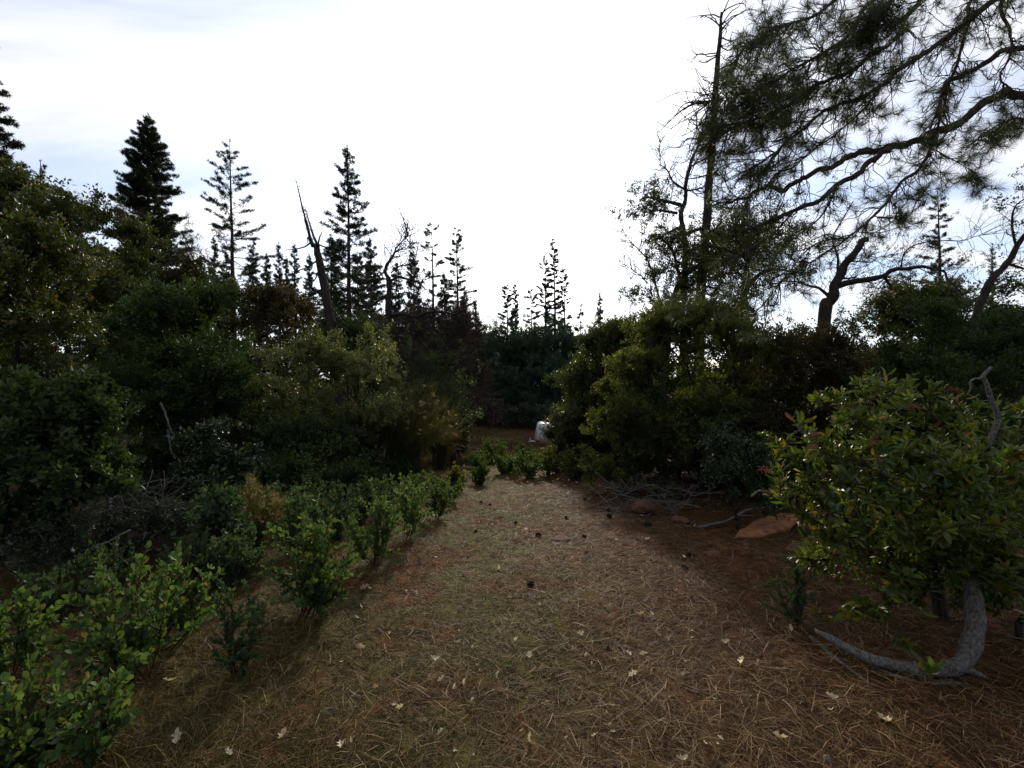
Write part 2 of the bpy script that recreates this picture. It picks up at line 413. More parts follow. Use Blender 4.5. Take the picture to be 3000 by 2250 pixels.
M['grey'] = bark_mat('weathered_grey_wood', (.05, .045, .038), (.185, .168, .148), 45, .9, 1.6, .6)
M['greydim'] = bark_mat('grey_dead_twig', (.07, .063, .058), (.19, .175, .165), 10, .85)
M['berry'] = plain('red_berry', (.20, .026, .010), .4)

# ------------------------------------------------------------------ ground sheet
def axis(fine, ext, n_f, n_o):
    a = np.linspace(-fine, fine, n_f); o = np.geomspace(fine, ext, n_o + 1)[1:]
    return np.concatenate([-o[::-1], a, o])
gx = axis(6.0, 420, 170, 44)
gy = np.concatenate([-np.geomspace(1, 420, 30)[::-1], np.linspace(-0.95, 12, 190), np.geomspace(12.07, 900, 110)])
XX, YY = np.meshgrid(gx, gy)
near = 1 - sst(9, 14, np.hypot(XX, YY))
fine = sum(0.006 * np.sin(rng.uniform(9, 30) * XX * c + rng.uniform(9, 30) * YY * s_ + p) for c, s_, p in [(math.cos(a), math.sin(a), a * 7) for a in rng.uniform(0, 6.28, 7)])
ZZ = gz(XX, YY) + fine * near * 0.8
V = np.stack([XX, YY, ZZ], -1).reshape(-1, 3); nx, ny = len(gx), len(gy)
i = np.arange(ny - 1)[:, None] * nx + np.arange(nx - 1)[None]
Qd = np.stack([i, i + 1, i + nx + 1, i + nx], -1).reshape(-1, 4)
m, nd, lk = mat_new('soil_and_litter')
out = nd.new('ShaderNodeOutputMaterial'); pb = nd.new('ShaderNodeBsdfPrincipled'); pb.inputs['Roughness'].default_value = 0.95; pb.inputs['Specular IOR Level'].default_value = 0.15
geo = nd.new('ShaderNodeNewGeometry')
def noise(sc, det=5, dist=0.0):
    n = nd.new('ShaderNodeTexNoise'); n.inputs['Scale'].default_value = sc; n.inputs['Detail'].default_value = det; n.inputs['Distortion'].default_value = dist
    lk.new(geo.outputs['Position'], n.inputs['Vector']); return n.outputs[0]
def mr(v, a, b, c=0.0, d=1.0):
    n = nd.new('ShaderNodeMapRange'); n.interpolation_type = 'SMOOTHSTEP'; lk.new(v, n.inputs[0])
    for k, q in enumerate((a, b, c, d)): n.inputs[k + 1].default_value = q
    return n.outputs[0]
def mix(f, a, b):
    n = nd.new('ShaderNodeMixRGB')
    lk.new(f, n.inputs[0])
    for k, v in ((1, a), (2, b)):
        if isinstance(v, tuple): n.inputs[k].default_value = (*v, 1)
        else: lk.new(v, n.inputs[k])
    return n.outputs[0]
def mth(op, a, b):
    n = nd.new('ShaderNodeMath'); n.operation = op
    for k, v in enumerate((a, b)):
        if isinstance(v, (int, float)): n.inputs[k].default_value = v
        else: lk.new(v, n.inputs[k])
    return n.outputs[0]
sp = nd.new('ShaderNodeSeparateXYZ'); lk.new(geo.outputs['Position'], sp.inputs[0])
red = mix(mr(noise(7, 8), .3, .7), (.042, .014, .004), (.115, .039, .012))
duff = mix(mr(noise(22, 8), .3, .7), (.024, .011, .003), (.08, .041, .014))
straw = mix(mr(noise(16, 8), .3, .72), (.034, .029, .006), (.10, .083, .019))
side = mr(mth('ADD', sp.outputs[0], mth('MULTIPLY', mth('SUBTRACT', noise(.9, 3), .5), 2.2)), -0.1, 1.5)     # straw to the left, needles and red soil to the right
base = mix(side, straw, duff)
base = mix(mth('MULTIPLY', mr(noise(1.6, 5, .4), .46, .6), .9), base, red)
lk.new(base, pb.inputs['Base Color'])
bp = nd.new('ShaderNodeBump'); bp.inputs['Strength'].default_value = .8; bp.inputs['Distance'].default_value = .03
lk.new(noise(34, 8), bp.inputs['Height']); lk.new(bp.outputs[0], pb.inputs['Normal']); lk.new(pb.outputs[0], out.inputs[0])
M['soil'] = m
ground = link('ground', Geo().add(V, Q=Qd).mesh('ground', smooth=True), m, kind='structure')
ground['label'] = 'red brown soil under straw and pine needle litter'

# ------------------------------------------------------------------ plant builders
def clump(n, r, size, asp, up, squash=.75, out=.6, tmpl=None, jitter=.35):
    """a spray: leaves along a few twigs that fan out along +x"""
    g = Geo(); k = 5; C = []; Dv = []; N = []
    for q in range(k):
        td = nrm(np.array([1.0, 0, .1]) + .75 * rng.normal(size=3) * [.5, 1, .7]); l = r * rng.uniform(.9, 1.7); m = max(3, n // k)
        u = rng.uniform(.12, 1, m)[:, None]; s_ = nrm(np.cross(td, [.2, .1, 1.0])); t_ = np.cross(td, s_); ph = np.arange(m) * 2.4 + rng.normal(size=m) * .5
        o_ = np.cos(ph)[:, None] * s_ + np.sin(ph)[:, None] * t_
        C.append(td * l * (u - .35) + o_ * .12 * r * rng.random((m, 1)) + .05 * r * rng.normal(size=(m, 3))); d = nrm(.7 * td + .8 * o_ + .3 * rng.normal(size=(m, 3))); Dv.append(d)
        N.append(nrm(np.cross(d, np.cross(td, d)) + .5 * rng.normal(size=(m, 3))))
    C = np.concatenate(C); leaves(g, C, np.concatenate(Dv), np.concatenate(N), size * rng.uniform(1 - jitter, 1 + jitter, len(C)), tmpl or T_rhomb(asp)); return g
def cloud(root, C, Dv, n, r, size, asp, mat, up=.35, squash=.75, out=.6, tmpl=None, name='foliage', mult=1, extra=None, centre=None):
    """a leafy spray on every centre"""
    pr = [clump(n, r, size, asp, up, squash, out, tmpl) for _ in range(3)]
    P = C if extra is None else np.concatenate([C, extra]); N = len(P)
    d = np.zeros((N, 3)); d[:len(C)] = nrm(Dv)
    if centre is not None: d = .5 * d + nrm(P - centre)
    return scatter_part(name, pr, P, aim(d + [0, 0, up] + .35 * rng.normal(size=(N, 3))), rng.uniform(.6, 1.3, N), mat, root)

def bush(name, label, cat, px, D, wpx, top, mat, bark, ncl=160, nlf=70, size=.05, asp=.5, group=None, depth=None, low=.2, lobes=10, cr=.32, base_px=None,
         limb_thr=None, rt=.004, seg=.2, trunk_h=0.0, rel=.42, up=.35, wob=.05, lo=.4, trans=None, tmpl=None, min_z=0.1, mult=1.5):
    b = PX(base_px if base_px is not None else px, D); cx_ = (px - 1500) / F * D
    h = (EYE - (top - 1125) / F * D) - b[2]; w = wpx / F * D; dpt = depth or w * .8
    root = thing(name, label, cat, b, group)
    c = np.array([cx_, D, b[2] + trunk_h])
    T = ell_pts(dome(c, w, dpt, h - trunk_h, lobes, low, rel), ncl, lo)
    T = T[T[:, 2] > gz(T[:, 0], T[:, 1]) + min_z]
    trunk = None
    if trunk_h > .3:
        trunk = smoothline([b, b + [0.04 * h, 0, trunk_h * .5], [0.5 * b[0] + .5 * cx_, D, b[2] + trunk_h], [cx_, D, b[2] + trunk_h + .15 * h]], 12, .02)
    sk = Skel(b, T, trunk=trunk, seg=seg, rt=rt, wob=wob)
    sk.build(root, bark, limb_thr=limb_thr, trunk_name='trunk' if trunk_h > .3 else 'stem')
    ne = int(ncl * mult); ch = rng.integers(0, len(sk.chains), ne); ex = np.array([sk.P[int(a_ + (b_ - a_) * rng.uniform(.35, 1))] for _, a_, b_ in (sk.chains[c_] for c_ in ch)]) + rng.normal(size=(ne, 3)) * cr * .45
    ex = ex[ex[:, 2] > gz(ex[:, 0], ex[:, 1]) + min_z]
    cloud(root, sk.P[sk.tips], sk.tipdir, nlf, cr * .8, size * 1.12, asp, mat, up=up, tmpl=tmpl, extra=ex, centre=c + [0, 0, .25 * h])
    return root

def conifer(name, label, px, top, D, wpx, mat, group=None, cb=.15, dens=1.0, droop=.0, tuft=.32, bw=.05, nb=9, lean=0.0, gap=.1, base_w=.75, pexp=.8, up0=.5, rtr=None, tuft_step=.34, dome_top=False):
    b = PX(px, D); H = (EYE - (top - 1125) / F * D) - b[2]; W = wpx / F * D
    root = thing(name, label, 'tree', b, group)
    tp = b + np.array([lean * H, 0, H])
    tr = smoothline([b, b * .5 + tp * .5 + [0.006 * H, 0, 0], tp], 14, H * .0015)
    g = Geo(); r0 = rtr or (.06 + .0105 * H); addtube(g, tr, np.linspace(r0, .015, 14), 7)
    part('trunk', g, M['pinebark'], root, smooth=True)
    gb = Geo(); C = []; Dd = []
    z = cb; step = .135 / H / dens
    while z < .985:
        t = (z - cb) / (1 - cb)
        k = rng.integers(1, 3)
        for q in range(k):
            if rng.random() < gap: continue
            az = rng.uniform(0, 2 * np.pi)
            L = W * (((1 - t) ** pexp) * (base_w + (1 - base_w) * math.sin(min(1, t * 4) * 1.57)) + .035) * rng.uniform(.45, 1.25)
            p0 = np.array([np.interp(z, np.linspace(0, 1, 14), tr[:, c]) for c in range(3)])
            e = up0 * t + droop * (1 - t) - .1 + rng.normal() * .16
            h = np.array([math.cos(az), math.sin(az), 0])
            p1 = p0 + h * L * .5 + [0, 0, L * .5 * e]
            p2 = p0 + h * L + [0, 0, L * (e * .8 + .12)]
            P = smoothline([p0, p1, p2], 5, L * .02)
            addtube(gb, P, np.linspace(max(.012, L * .014), .006, 5), 3, False)
            n = max(2, int(L / tuft_step * 4.6))
            u = rng.uniform(.22, 1, n) ** .8; u[0] = 1
            cc = np.stack([np.interp(u, np.linspace(0, 1, 5), P[:, c]) for c in range(3)], 1)
            sd = np.cross(h, [0, 0, 1]); cc = cc + sd * (rng.normal(size=(n, 1)) * .17 * L * (1.1 - u[:, None])) + [0, 0, .03] * rng.normal(size=(n, 1))
            C.append(cc); Dd.append(np.repeat((h + [0, 0, .35])[None], n, 0) + .3 * rng.normal(size=(n, 3)))
        z += step * rng.uniform(.7, 1.3)
    C.append(tr[-1:]); Dd.append(np.array([[0, 0, 1.0]]))
    part('branches', gb, M['pinebark'], root, kind='stuff')
    pr = []
    for v in range(3):
        gp = Geo(); tuft_ = tuft; tuft = tuft * .58; q = 6; cc = np.stack([rng.uniform(-.55, .35, q) * tuft, rng.normal(size=q) * .28 * tuft, rng.normal(size=q) * .16 * tuft], 1); blades(gp, cc, np.tile([1.0, 0, .25], (q, 1)) + .5 * rng.normal(size=(q, 3)), nb, tuft * .8, bw * .42, .7); pr.append(gp); tuft = tuft_
    C = np.concatenate(C); scatter_part('crown', pr, C, aim(np.concatenate(Dd)), rng.uniform(.7, 1.3, len(C)), mat, root)
    return root

# ================================================================== FAR TREES
# left: tall conifer at the frame's edge, two layered ones, dense and sparse pines
conifer('pine_tree', 'tall dark conifer cut by the left edge of the view, above the oak bushes', -75, 60, 20, 150, M['conifer'], cb=.12, dens=2.4, tuft=.34, bw=.06, gap=.05, pexp=.6)
conifer('fir_tree', 'layered small fir with drooping flat boughs behind the left oak bushes', 118, 470, 26, 90, M['conifer'], cb=.2, dens=.9, droop=-.1, tuft=.3, bw=.05, gap=.1)
conifer('fir_tree', 'shorter round topped fir just right of the layered fir on the left', 196, 560, 27, 95, M['conifer'], cb=.2, dens=.9, droop=-.05, tuft=.3, gap=.1, pexp=.5)
conifer('pine_tree', 'dense dark pyramid shaped pine standing alone above the left woods', 432, 338, 32, 150, M['conifer'], cb=.12, dens=3.0, droop=-.02, tuft=.36, bw=.06, nb=11, gap=.03, pexp=.72)
conifer('pine_tree', 'open airy pine with a bare lower trunk right of the dense pyramid pine', 683, 412, 36, 135, M['conifer'], cb=.36, dens=.62, tuft=.36, bw=.055, nb=6, gap=.2, lean=-.012, up0=.7, pexp=.7)
conifer('pine_tree', 'tall slim pine with a visible trunk beside the leaning dead snag', 1018, 430, 30, 120, M['conifer'], cb=.3, dens=1.35, tuft=.3, bw=.05, nb=9, gap=.12, pexp=.75, up0=.6)
conifer('pine_tree', 'thin ragged pine above the bare oak, leftmost of the pair with bare gaps', 1266, 640, 44, 55, M['conifer'], cb=.45, dens=.5, tuft=.36, bw=.06, nb=7, gap=.35, pexp=.4)
conifer('pine_tree', 'thin straight pine right of the ragged one, above the brown twig trees', 1338, 658, 44, 62, M['conifer'], cb=.42, dens=.75, tuft=.36, bw=.06, nb=8, gap=.15, pexp=.6)
for q, (px, top, D, w, lab) in enumerate([
    (628, 690, 44, 40, 'short dark pine left of the open airy pine, behind the brown shrubs'),
    (742, 702, 44, 52, 'bushy short pine just right of the open airy pine'),
    (816, 712, 46, 36, 'narrow young pine left of the leaning snag, first of a row'),
    (862, 716, 46, 42, 'narrow young pine left of the leaning snag, second of a row'),
    (905, 745, 45, 46, 'narrow young pine half hidden behind the leaning snag'),
    (968, 690, 38, 60, 'dark pine between the leaning snag and the tall slim pine'),
    (1085, 700, 36, 80, 'wide dark conifer hugging the tall slim pine on its right'),
    (1210, 735, 40, 66, 'ragged conifer behind the bare oak crown'),
    (1392, 880, 52, 40, 'small pine at the edge of the brown twig trees before the sky gap'),
    (588, 742, 42, 46, 'low pine between the pyramid pine and the open airy pine'), (662, 735, 47, 48, 'low dark pine right behind the open airy pine trunk'), (780, 745, 48, 40, 'low dark pine left of the narrow young pines'),
    (838, 752, 50, 44, 'low dark pine between the two narrow young pines'), (1048, 742, 41, 60, 'low pine just right of the tall slim pine trunk'), (1160, 770, 44, 56, 'dim pine behind the bare crooked oak'), (1300, 800, 50, 50, 'dim low pine between the two thin pines'), (1362, 838, 52, 40, 'dim low pine right of the thin straight pine')]):
    conifer('pine_tree', lab, px, top, D, w, M['conifer'], cb=.12, dens=1.3, tuft=.38, bw=.07, nb=8, gap=.1, pexp=.7, group='young pines along the left skyline')

# centre: trees on the far side of the meadow
conifer('pine_tree', 'tallest far pine in the centre with an open pointed crown', 1622, 690, 74, 46, M['conifer'], cb=.3, dens=.55, tuft=.42, bw=.085, nb=7, tuft_step=.26, gap=.12, pexp=.75)
conifer('pine_tree', 'far pine leaning in on the left of the tallest central pine', 1597, 742, 75, 44, M['conifer'], cb=.28, dens=.55, tuft=.42, bw=.085, nb=7, tuft_step=.26, gap=.12, pexp=.6)
conifer('pine_tree', 'far pine close against the right of the tallest central pine', 1652, 780, 76, 34, M['conifer'], cb=.2, dens=.55, tuft=.42, bw=.085, nb=7, tuft_step=.26, gap=.15, pexp=.5)
conifer('pine_tree', 'far broad double topped pine left of the central group', 1485, 830, 72, 44, M['conifer'], cb=.3, dens=.6, tuft=.42, bw=.085, nb=7, tuft_step=.26, gap=.1, pexp=.5)
conifer('pine_tree', 'far slim pine forming the right top of the double topped pine', 1508, 828, 74, 24, M['conifer'], cb=.3, dens=.6, tuft=.42, bw=.085, nb=7, tuft_step=.26, gap=.1, pexp=.5)
conifer('pine_tree', 'far open crowned pine between the double topped pine and the tallest group', 1556, 845, 73, 30, M['conifer'], cb=.5, dens=.5, tuft=.42, bw=.08, nb=7, tuft_step=.26, gap=.2, pexp=.35)
conifer('pine_tree', 'small pointed far pine standing free right of the central group', 1757, 850, 72, 24, M['conifer'], cb=.35, dens=.7, tuft=.5, bw=.1, nb=8, gap=.1)
conifer('pine_tree', 'faint thin far pine between the central group and the pointed pine', 1700, 882, 84, 22, M['conifer'], cb=.45, dens=.4, tuft=.6, bw=.1, nb=7, gap=.25)

def proto_round(name, label, mat, H=11.0, W=8.0, n=130, nl=95, size=.17, loc=(0, 0, 0)):
    b = np.array(loc, float); root = thing(name, label, 'tree', b, 'dark trees of the wood beyond the meadow')
    T = ell_pts(dome(b + [0, 0, 1.0], W, W, H - 1, 11, .15, .42), n, .5)
    sk = Skel(b, T, trunk=smoothline([b, b + [.1, 0, H * .2], b + [0, .1, H * .42]], 8, .02), rt=.02, seg=.6, wob=.04)
    sk.build(root, M['bark'])
    ex = np.concatenate([sk.P[sk.tips]] * 4) + rng.normal(size=(4 * len(sk.tips), 3)) * .8
    cloud(root, sk.P[sk.tips], sk.tipdir, nl, .85, size, .5, mat, up=.3, extra=ex, centre=b + [0, 0, H * .35])
    return root
# dark wood across the meadow
wood = []
for j, (px, D, top) in enumerate([(1300, 58, 985), (1352, 62, 975), (1402, 60, 990), (1452, 66, 968), (1500, 62, 985), (1545, 68, 960), (1590, 63, 985), (1640, 68, 965), (1690, 64, 990), (1745, 66, 975), (1800, 62, 985), (1240, 60, 975), (1425, 54, 1075), (1505, 55, 1090), (1570, 55, 1080), (1640, 55, 1060), (1470, 53, 1140), (1545, 52, 1150)]):
    p = PX(px, D); H = (EYE - (top - 1125) / F * D) - p[2]
    lab = ['dark oak of the far wood behind the leaning oak sapling', 'dark oak of the far wood just left of the meadow opening', 'dark oak of the far wood above the left end of the meadow', 'dark oak of the far wood below the double topped pine, on its left', 'dark oak of the far wood under the double topped pine',
           'dark oak of the far wood under the open crowned pine', 'dark oak of the far wood left of the tallest central pine', 'dark oak of the far wood at the foot of the tallest central pine', 'dark oak of the far wood right of the tallest central pine', 'dark oak of the far wood under the small pointed pine', 'dark oak of the far wood right of the pointed pine, behind the grey green oak', 'dark oak of the far wood farthest left, behind the purple twig tree',
           'low tree at the foot of the far wood, above the left end of the meadow', 'low tree at the foot of the far wood, above the marker post', 'low tree at the foot of the far wood, left of the white trailer', 'low tree at the foot of the far wood, above the white trailer', 'lowest tree before the far wood, left of the marker post', 'lowest tree before the far wood, between post and trailer'][j]
    if j < 3:
        r = proto_round('oak_tree', lab, M['farwood']); r.location = tuple(p); r.scale = (H / 11,) * 3; wood.append(r)
    else:
        dup(wood[j % 3], p, rng.uniform(0, 6), (H / 11 * rng.uniform(.8, 1.1), H / 11, H / 11), lab, 'dark trees of the wood beyond the meadow')
for j, (px, D) in enumerate([(1462, 51), (1500, 50), (1545, 49), (1425, 52), (1590, 48)]):
    bush('thicket_bush', ['grey brown thicket at the meadow edge, leftmost but one', 'grey brown thicket at the meadow edge, in the middle', 'grey brown thicket at the meadow edge behind the white trailer', 'grey brown thicket at the meadow edge, far left', 'grey brown thicket right behind the white trailer'][j],
         'bush', px, D, 75, 1185 + 8 * (j % 2), M['sage'], M['bark'], ncl=70, nlf=60, size=.11, cr=.5, rt=.012, seg=.4, group='thicket along the far meadow edge')

# ================================================================== LEFT MID DISTANCE
bush('oak_bush', 'big oak bush with yellow green leaves filling the left edge', 'bush', -60, 6.2, 800, 650, M['oakyel'], M['bark'], ncl=380, nlf=80, size=.05, cr=.33, rt=.005, limb_thr=.035, low=.25, lobes=16, depth=2.8, asp=.55)
bush('oak_tree', 'tall dark oak at the left edge under the tall conifer', 'tree', 20, 14, 330, 500, M['oak'], M['bark'], ncl=230, nlf=75, size=.085, cr=.5, rt=.009, low=.25, lobes=14, trunk_h=1.5)
bush('oak_tree', 'brownish oak standing behind the yellow green oak bush', 'tree', 225, 12, 400, 560, M['oak'], M['bark'], ncl=260, nlf=75, size=.075, cr=.45, rt=.008, limb_thr=.06, low=.3, lobes=14, trunk_h=1.2)
bush('oak_tree', 'low dark oak with down swept boughs over the black hollow', 'tree', 560, 10.5, 460, 830, M['dark'], M['bark'], ncl=240, nlf=85, size=.065, cr=.42, rt=.007, limb_thr=.06, low=.3, lobes=12, trunk_h=1.3)
bush('oak_tree', 'dark rounded oak behind the airy pines, left of the brown oaks', 'tree', 490, 18, 330, 795, M['dark'], M['bark'], ncl=190, nlf=80, size=.1, cr=.6, rt=.011, low=.2, lobes=12, trunk_h=1.2)
bush('oak_tree', 'brown leaved scrub oak left of the leaning snag', 'tree', 760, 17, 420, 815, M['brownleaf'], M['bark'], ncl=230, nlf=80, size=.085, cr=.5, rt=.009, low=.15, lobes=13, trunk_h=.8)
bush('oak_tree', 'dark green oak behind the snag and the tall slim pine', 'tree', 1010, 24, 330, 850, M['dark'], M['bark'], ncl=180, nlf=85, size=.12, cr=.75, rt=.014, low=.15, lobes=12, trunk_h=1.0)
bush('oak_tree', 'brown oak behind the bare oak trunk', 'tree', 1150, 27, 260, 905, M['brownleaf'], M['bark'], ncl=150, nlf=70, size=.12, cr=.75, rt=.014, low=.15, lobes=11, trunk_h=1.0)
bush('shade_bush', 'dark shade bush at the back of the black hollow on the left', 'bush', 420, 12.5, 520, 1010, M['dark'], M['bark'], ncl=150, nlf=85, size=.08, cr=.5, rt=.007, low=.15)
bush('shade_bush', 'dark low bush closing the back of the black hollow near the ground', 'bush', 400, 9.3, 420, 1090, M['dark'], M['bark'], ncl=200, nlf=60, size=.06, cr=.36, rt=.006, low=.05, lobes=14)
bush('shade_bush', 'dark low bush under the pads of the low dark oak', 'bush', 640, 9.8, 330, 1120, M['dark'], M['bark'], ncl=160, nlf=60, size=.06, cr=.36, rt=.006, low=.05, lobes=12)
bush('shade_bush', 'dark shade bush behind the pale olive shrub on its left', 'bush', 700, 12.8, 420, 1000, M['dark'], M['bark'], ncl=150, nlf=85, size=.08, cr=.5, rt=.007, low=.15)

# leafless trees with fine brown twigs
def twig_tree(name, label, px, D, wpx, top, trunk_px, n=260, rt=.006, haze=26, mat=None, lob=12, low=.2, tw=.30):
    mat = mat or M['twig']
    tr = smoothline([PT(a, c, D) for a, c in trunk_px], 16, .01)
    b = tr[0].copy(); b[2] = min(b[2], float(gz(b[0], b[1])) - .05); tr[0] = b
    root = thing(name, label, 'tree', b)
    cx_ = (px - 1500) / F * D; zb = float(gz(cx_, D)); h = (EYE - (top - 1125) / F * D) - zb; w = wpx / F * D
    T = ell_pts(dome(np.array([cx_, D, zb + h * .12]), w, w * .8, h * .88, lob, low), n, .5)
    sk = Skel(b, T, trunk=tr, rt=rt, seg=.22, wob=.09, bf=.3)
    sk.build(root, M['bark'], limb_thr=.03)
    pr = []
    for v in range(3):
        g = Geo(); q = 6; cc = rng.normal(size=(q, 3)) * .12 * D / 20; blades(g, cc, np.tile([.7, 0, .4], (q, 1)) + .4 * rng.normal(size=(q, 3)), 8, tw * 1.3 * D / 20, .014 * D / 20, .7); pr.append(g)
    P = np.concatenate([sk.P[sk.tips]] + [sk.P[sk.tips] + rng.normal(size=(len(sk.tips), 3)) * .25 for _ in range(max(0, haze // 9))]); dd = np.tile(sk.tipdir, (len(P) // len(sk.tips), 1))
    scatter_part('twig_ends', pr, P, aim(dd + [0, 0, .2]), rng.uniform(.6, 1.3, len(P)), mat, root)
    return root
twig_tree('bare_tree', 'leafless tree with a haze of purple brown twigs beside the meadow opening', 1290, 21, 260, 850, [(1290, 1280), (1285, 1120), (1270, 980)], 300)
twig_tree('bare_tree', 'lower leafless brown tree in front of the meadow wood on the left', 1215, 19, 200, 900, [(1225, 1290), (1220, 1150), (1210, 1000)], 200)
twig_tree('bare_tree', 'leafless brown twig tree under the thin straight pine', 1370, 24, 150, 905, [(1360, 1260), (1355, 1120), (1360, 1000)], 170)
twig_tree('bare_tree', 'small leafless tree rising above the oaks left of the dense pyramid pine', 235, 24, 150, 560, [(235, 1100), (230, 850), (228, 700)], 120, haze=8)
twig_tree('bare_tree', 'small leafless tree against the sky left of the dense pyramid pine', 365, 26, 90, 575, [(350, 1100), (352, 850), (355, 700)], 90, haze=6)
twig_tree('bare_tree', 'leafless twigs right of the dense pyramid pine', 560, 26, 150, 640, [(560, 1100), (560, 900), (558, 760)], 130, haze=8)

def limbed(name, label, cat, D, limbs, mat, twig_n=6, twig_L=.9, tw_r=.012, group=None, leaf=None, leaf_where=None, curl=.5, twig_up=.3, part_names=None):
    """a tree traced as limbs [(points px, r0, r1)], the first being its trunk; bare twigs sprout from the limbs"""
    paths = []
    for li, (pts, r0, r1, dd) in enumerate(limbs):
        P = np.array([PT(p[0], p[1], D + dd * q / max(1, len(pts) - 1)) for q, p in enumerate(pts)])
        if li == 0: P[0, 2] = float(gz(P[0, 0], P[0, 1])) - .08
        paths.append(smoothline(P, max(10, len(pts) * 5), r0 * .12))
    root = thing(name, label, cat, paths[0][0], group)
    gt = Geo(); tips = []; tdir = []
    for li, (P, (pts, r0, r1, dd)) in enumerate(zip(paths, limbs)):
        g = Geo(); R = np.linspace(r0, r1, len(P)) * (1 + .06 * rng.normal(size=len(P))); addtube(g, P, R, 8 if r0 > .06 else 6)
        part('trunk' if li == 0 else 'limb', g, mat, root, smooth=True)
        lo = .35 if li == 0 else .15
        for q in range(int(twig_n * (1.2 if li else 1))):
            u = rng.uniform(lo, 1); ii = u * (len(P) - 1); a = int(ii); p0 = P[a]
            d = nrm(P[min(a + 1, len(P) - 1)] - P[max(a - 1, 0)]); L = twig_L * rng.uniform(.4, 1.2)
            sd = nrm(np.cross(d, runit(1)[0])); e = nrm(.45 * d + .9 * sd + [0, 0, twig_up])
            p1 = p0 + e * L * .5 + rng.normal(size=3) * .1 * L; p2 = p1 + nrm(e + rng.normal(size=3) * curl + [0, 0, twig_up]) * L * .5
            tp = smoothline([p0, p1, p2], 9, L * .02); addtube(gt, tp, np.linspace(tw_r, tw_r * .25, 9), 4, False)
            tips.append(p2); tdir.append(p2 - p1)
            for s in range(rng.integers(2, 5)):
                v = rng.integers(3, 9); q0 = tp[v - 1]; f = nrm(nrm(tp[v - 1] - tp[v - 2]) + .8 * rng.normal(size=3) + [0, 0, twig_up]); l2 = L * rng.uniform(.2, .5)
                q2 = q0 + f * l2; q1 = (q0 + q2) / 2 + rng.normal(size=3) * .08 * l2
                addtube(gt, smoothline([q0, q1, q2], 6), np.linspace(tw_r * .5, tw_r * .15, 6), 3, False); tips.append(q2); tdir.append(f)
    if gt.V: part('twigs', gt, mat, root, kind='stuff')
    if leaf:
        m_, n_, r_, s_, asp_, frac = leaf
        sel = rng.random(len(tips)) < frac
        if leaf_where: tt_ = np.array(tips); sel &= leaf_where(tt_[:, 0] / tt_[:, 1] * F + 1500, 1125 - (tt_[:, 2] - EYE) / tt_[:, 1] * F)
        tq = np.array(tips)[sel]; cloud(root, tq, nrm(np.array(tdir)[sel]), n_, r_, s_, asp_, m_, extra=tq + rng.normal(size=tq.shape) * r_ * .7)
    return root

# bare oak of the left skyline with a crooked stem and one long level limb
limbed('bare_oak', 'bare crooked oak with one long level limb, right of the tall slim pine', 'tree', 19, [
    ([(1148, 1200), (1142, 1050), (1136, 950), (1141, 860), (1138, 815)], 0.165, 0.102, 0),
    ([(1138, 815), (1128, 795), (1140, 765), (1154, 745), (1160, 725)], 0.083, 0.036, .3),
    ([(1160, 728), (1180, 705), (1195, 690), (1200, 665)], 0.033, 0.012, .3),
    ([(1156, 740), (1172, 732), (1190, 728), (1205, 712)], 0.028, 0.009, -.2),
    ([(1141, 825), (1165, 812), (1190, 817), (1220, 825), (1238, 838), (1250, 850)], 0.066, 0.024, -.5),
    ([(1145, 800), (1165, 782), (1195, 775), (1215, 760), (1222, 735)], 0.039, 0.012, .4),
    ([(1136, 925), (1180, 920), (1215, 928), (1260, 914), (1300, 914), (1330, 922), (1365, 905)], 0.083, 0.024, -1.0),
    ([(1215, 926), (1250, 950), (1285, 990), (1300, 1040)], 0.044, 0.012, -.6),
    ([(1138, 860), (1110, 880), (1085, 900), (1050, 905)], 0.050, 0.012, .5),
    ([(1128, 800), (1110, 800), (1100, 810)], 0.033, 0.012, .3)], M['bark'], twig_n=20, twig_L=1.5, tw_r=.014, curl=.6)
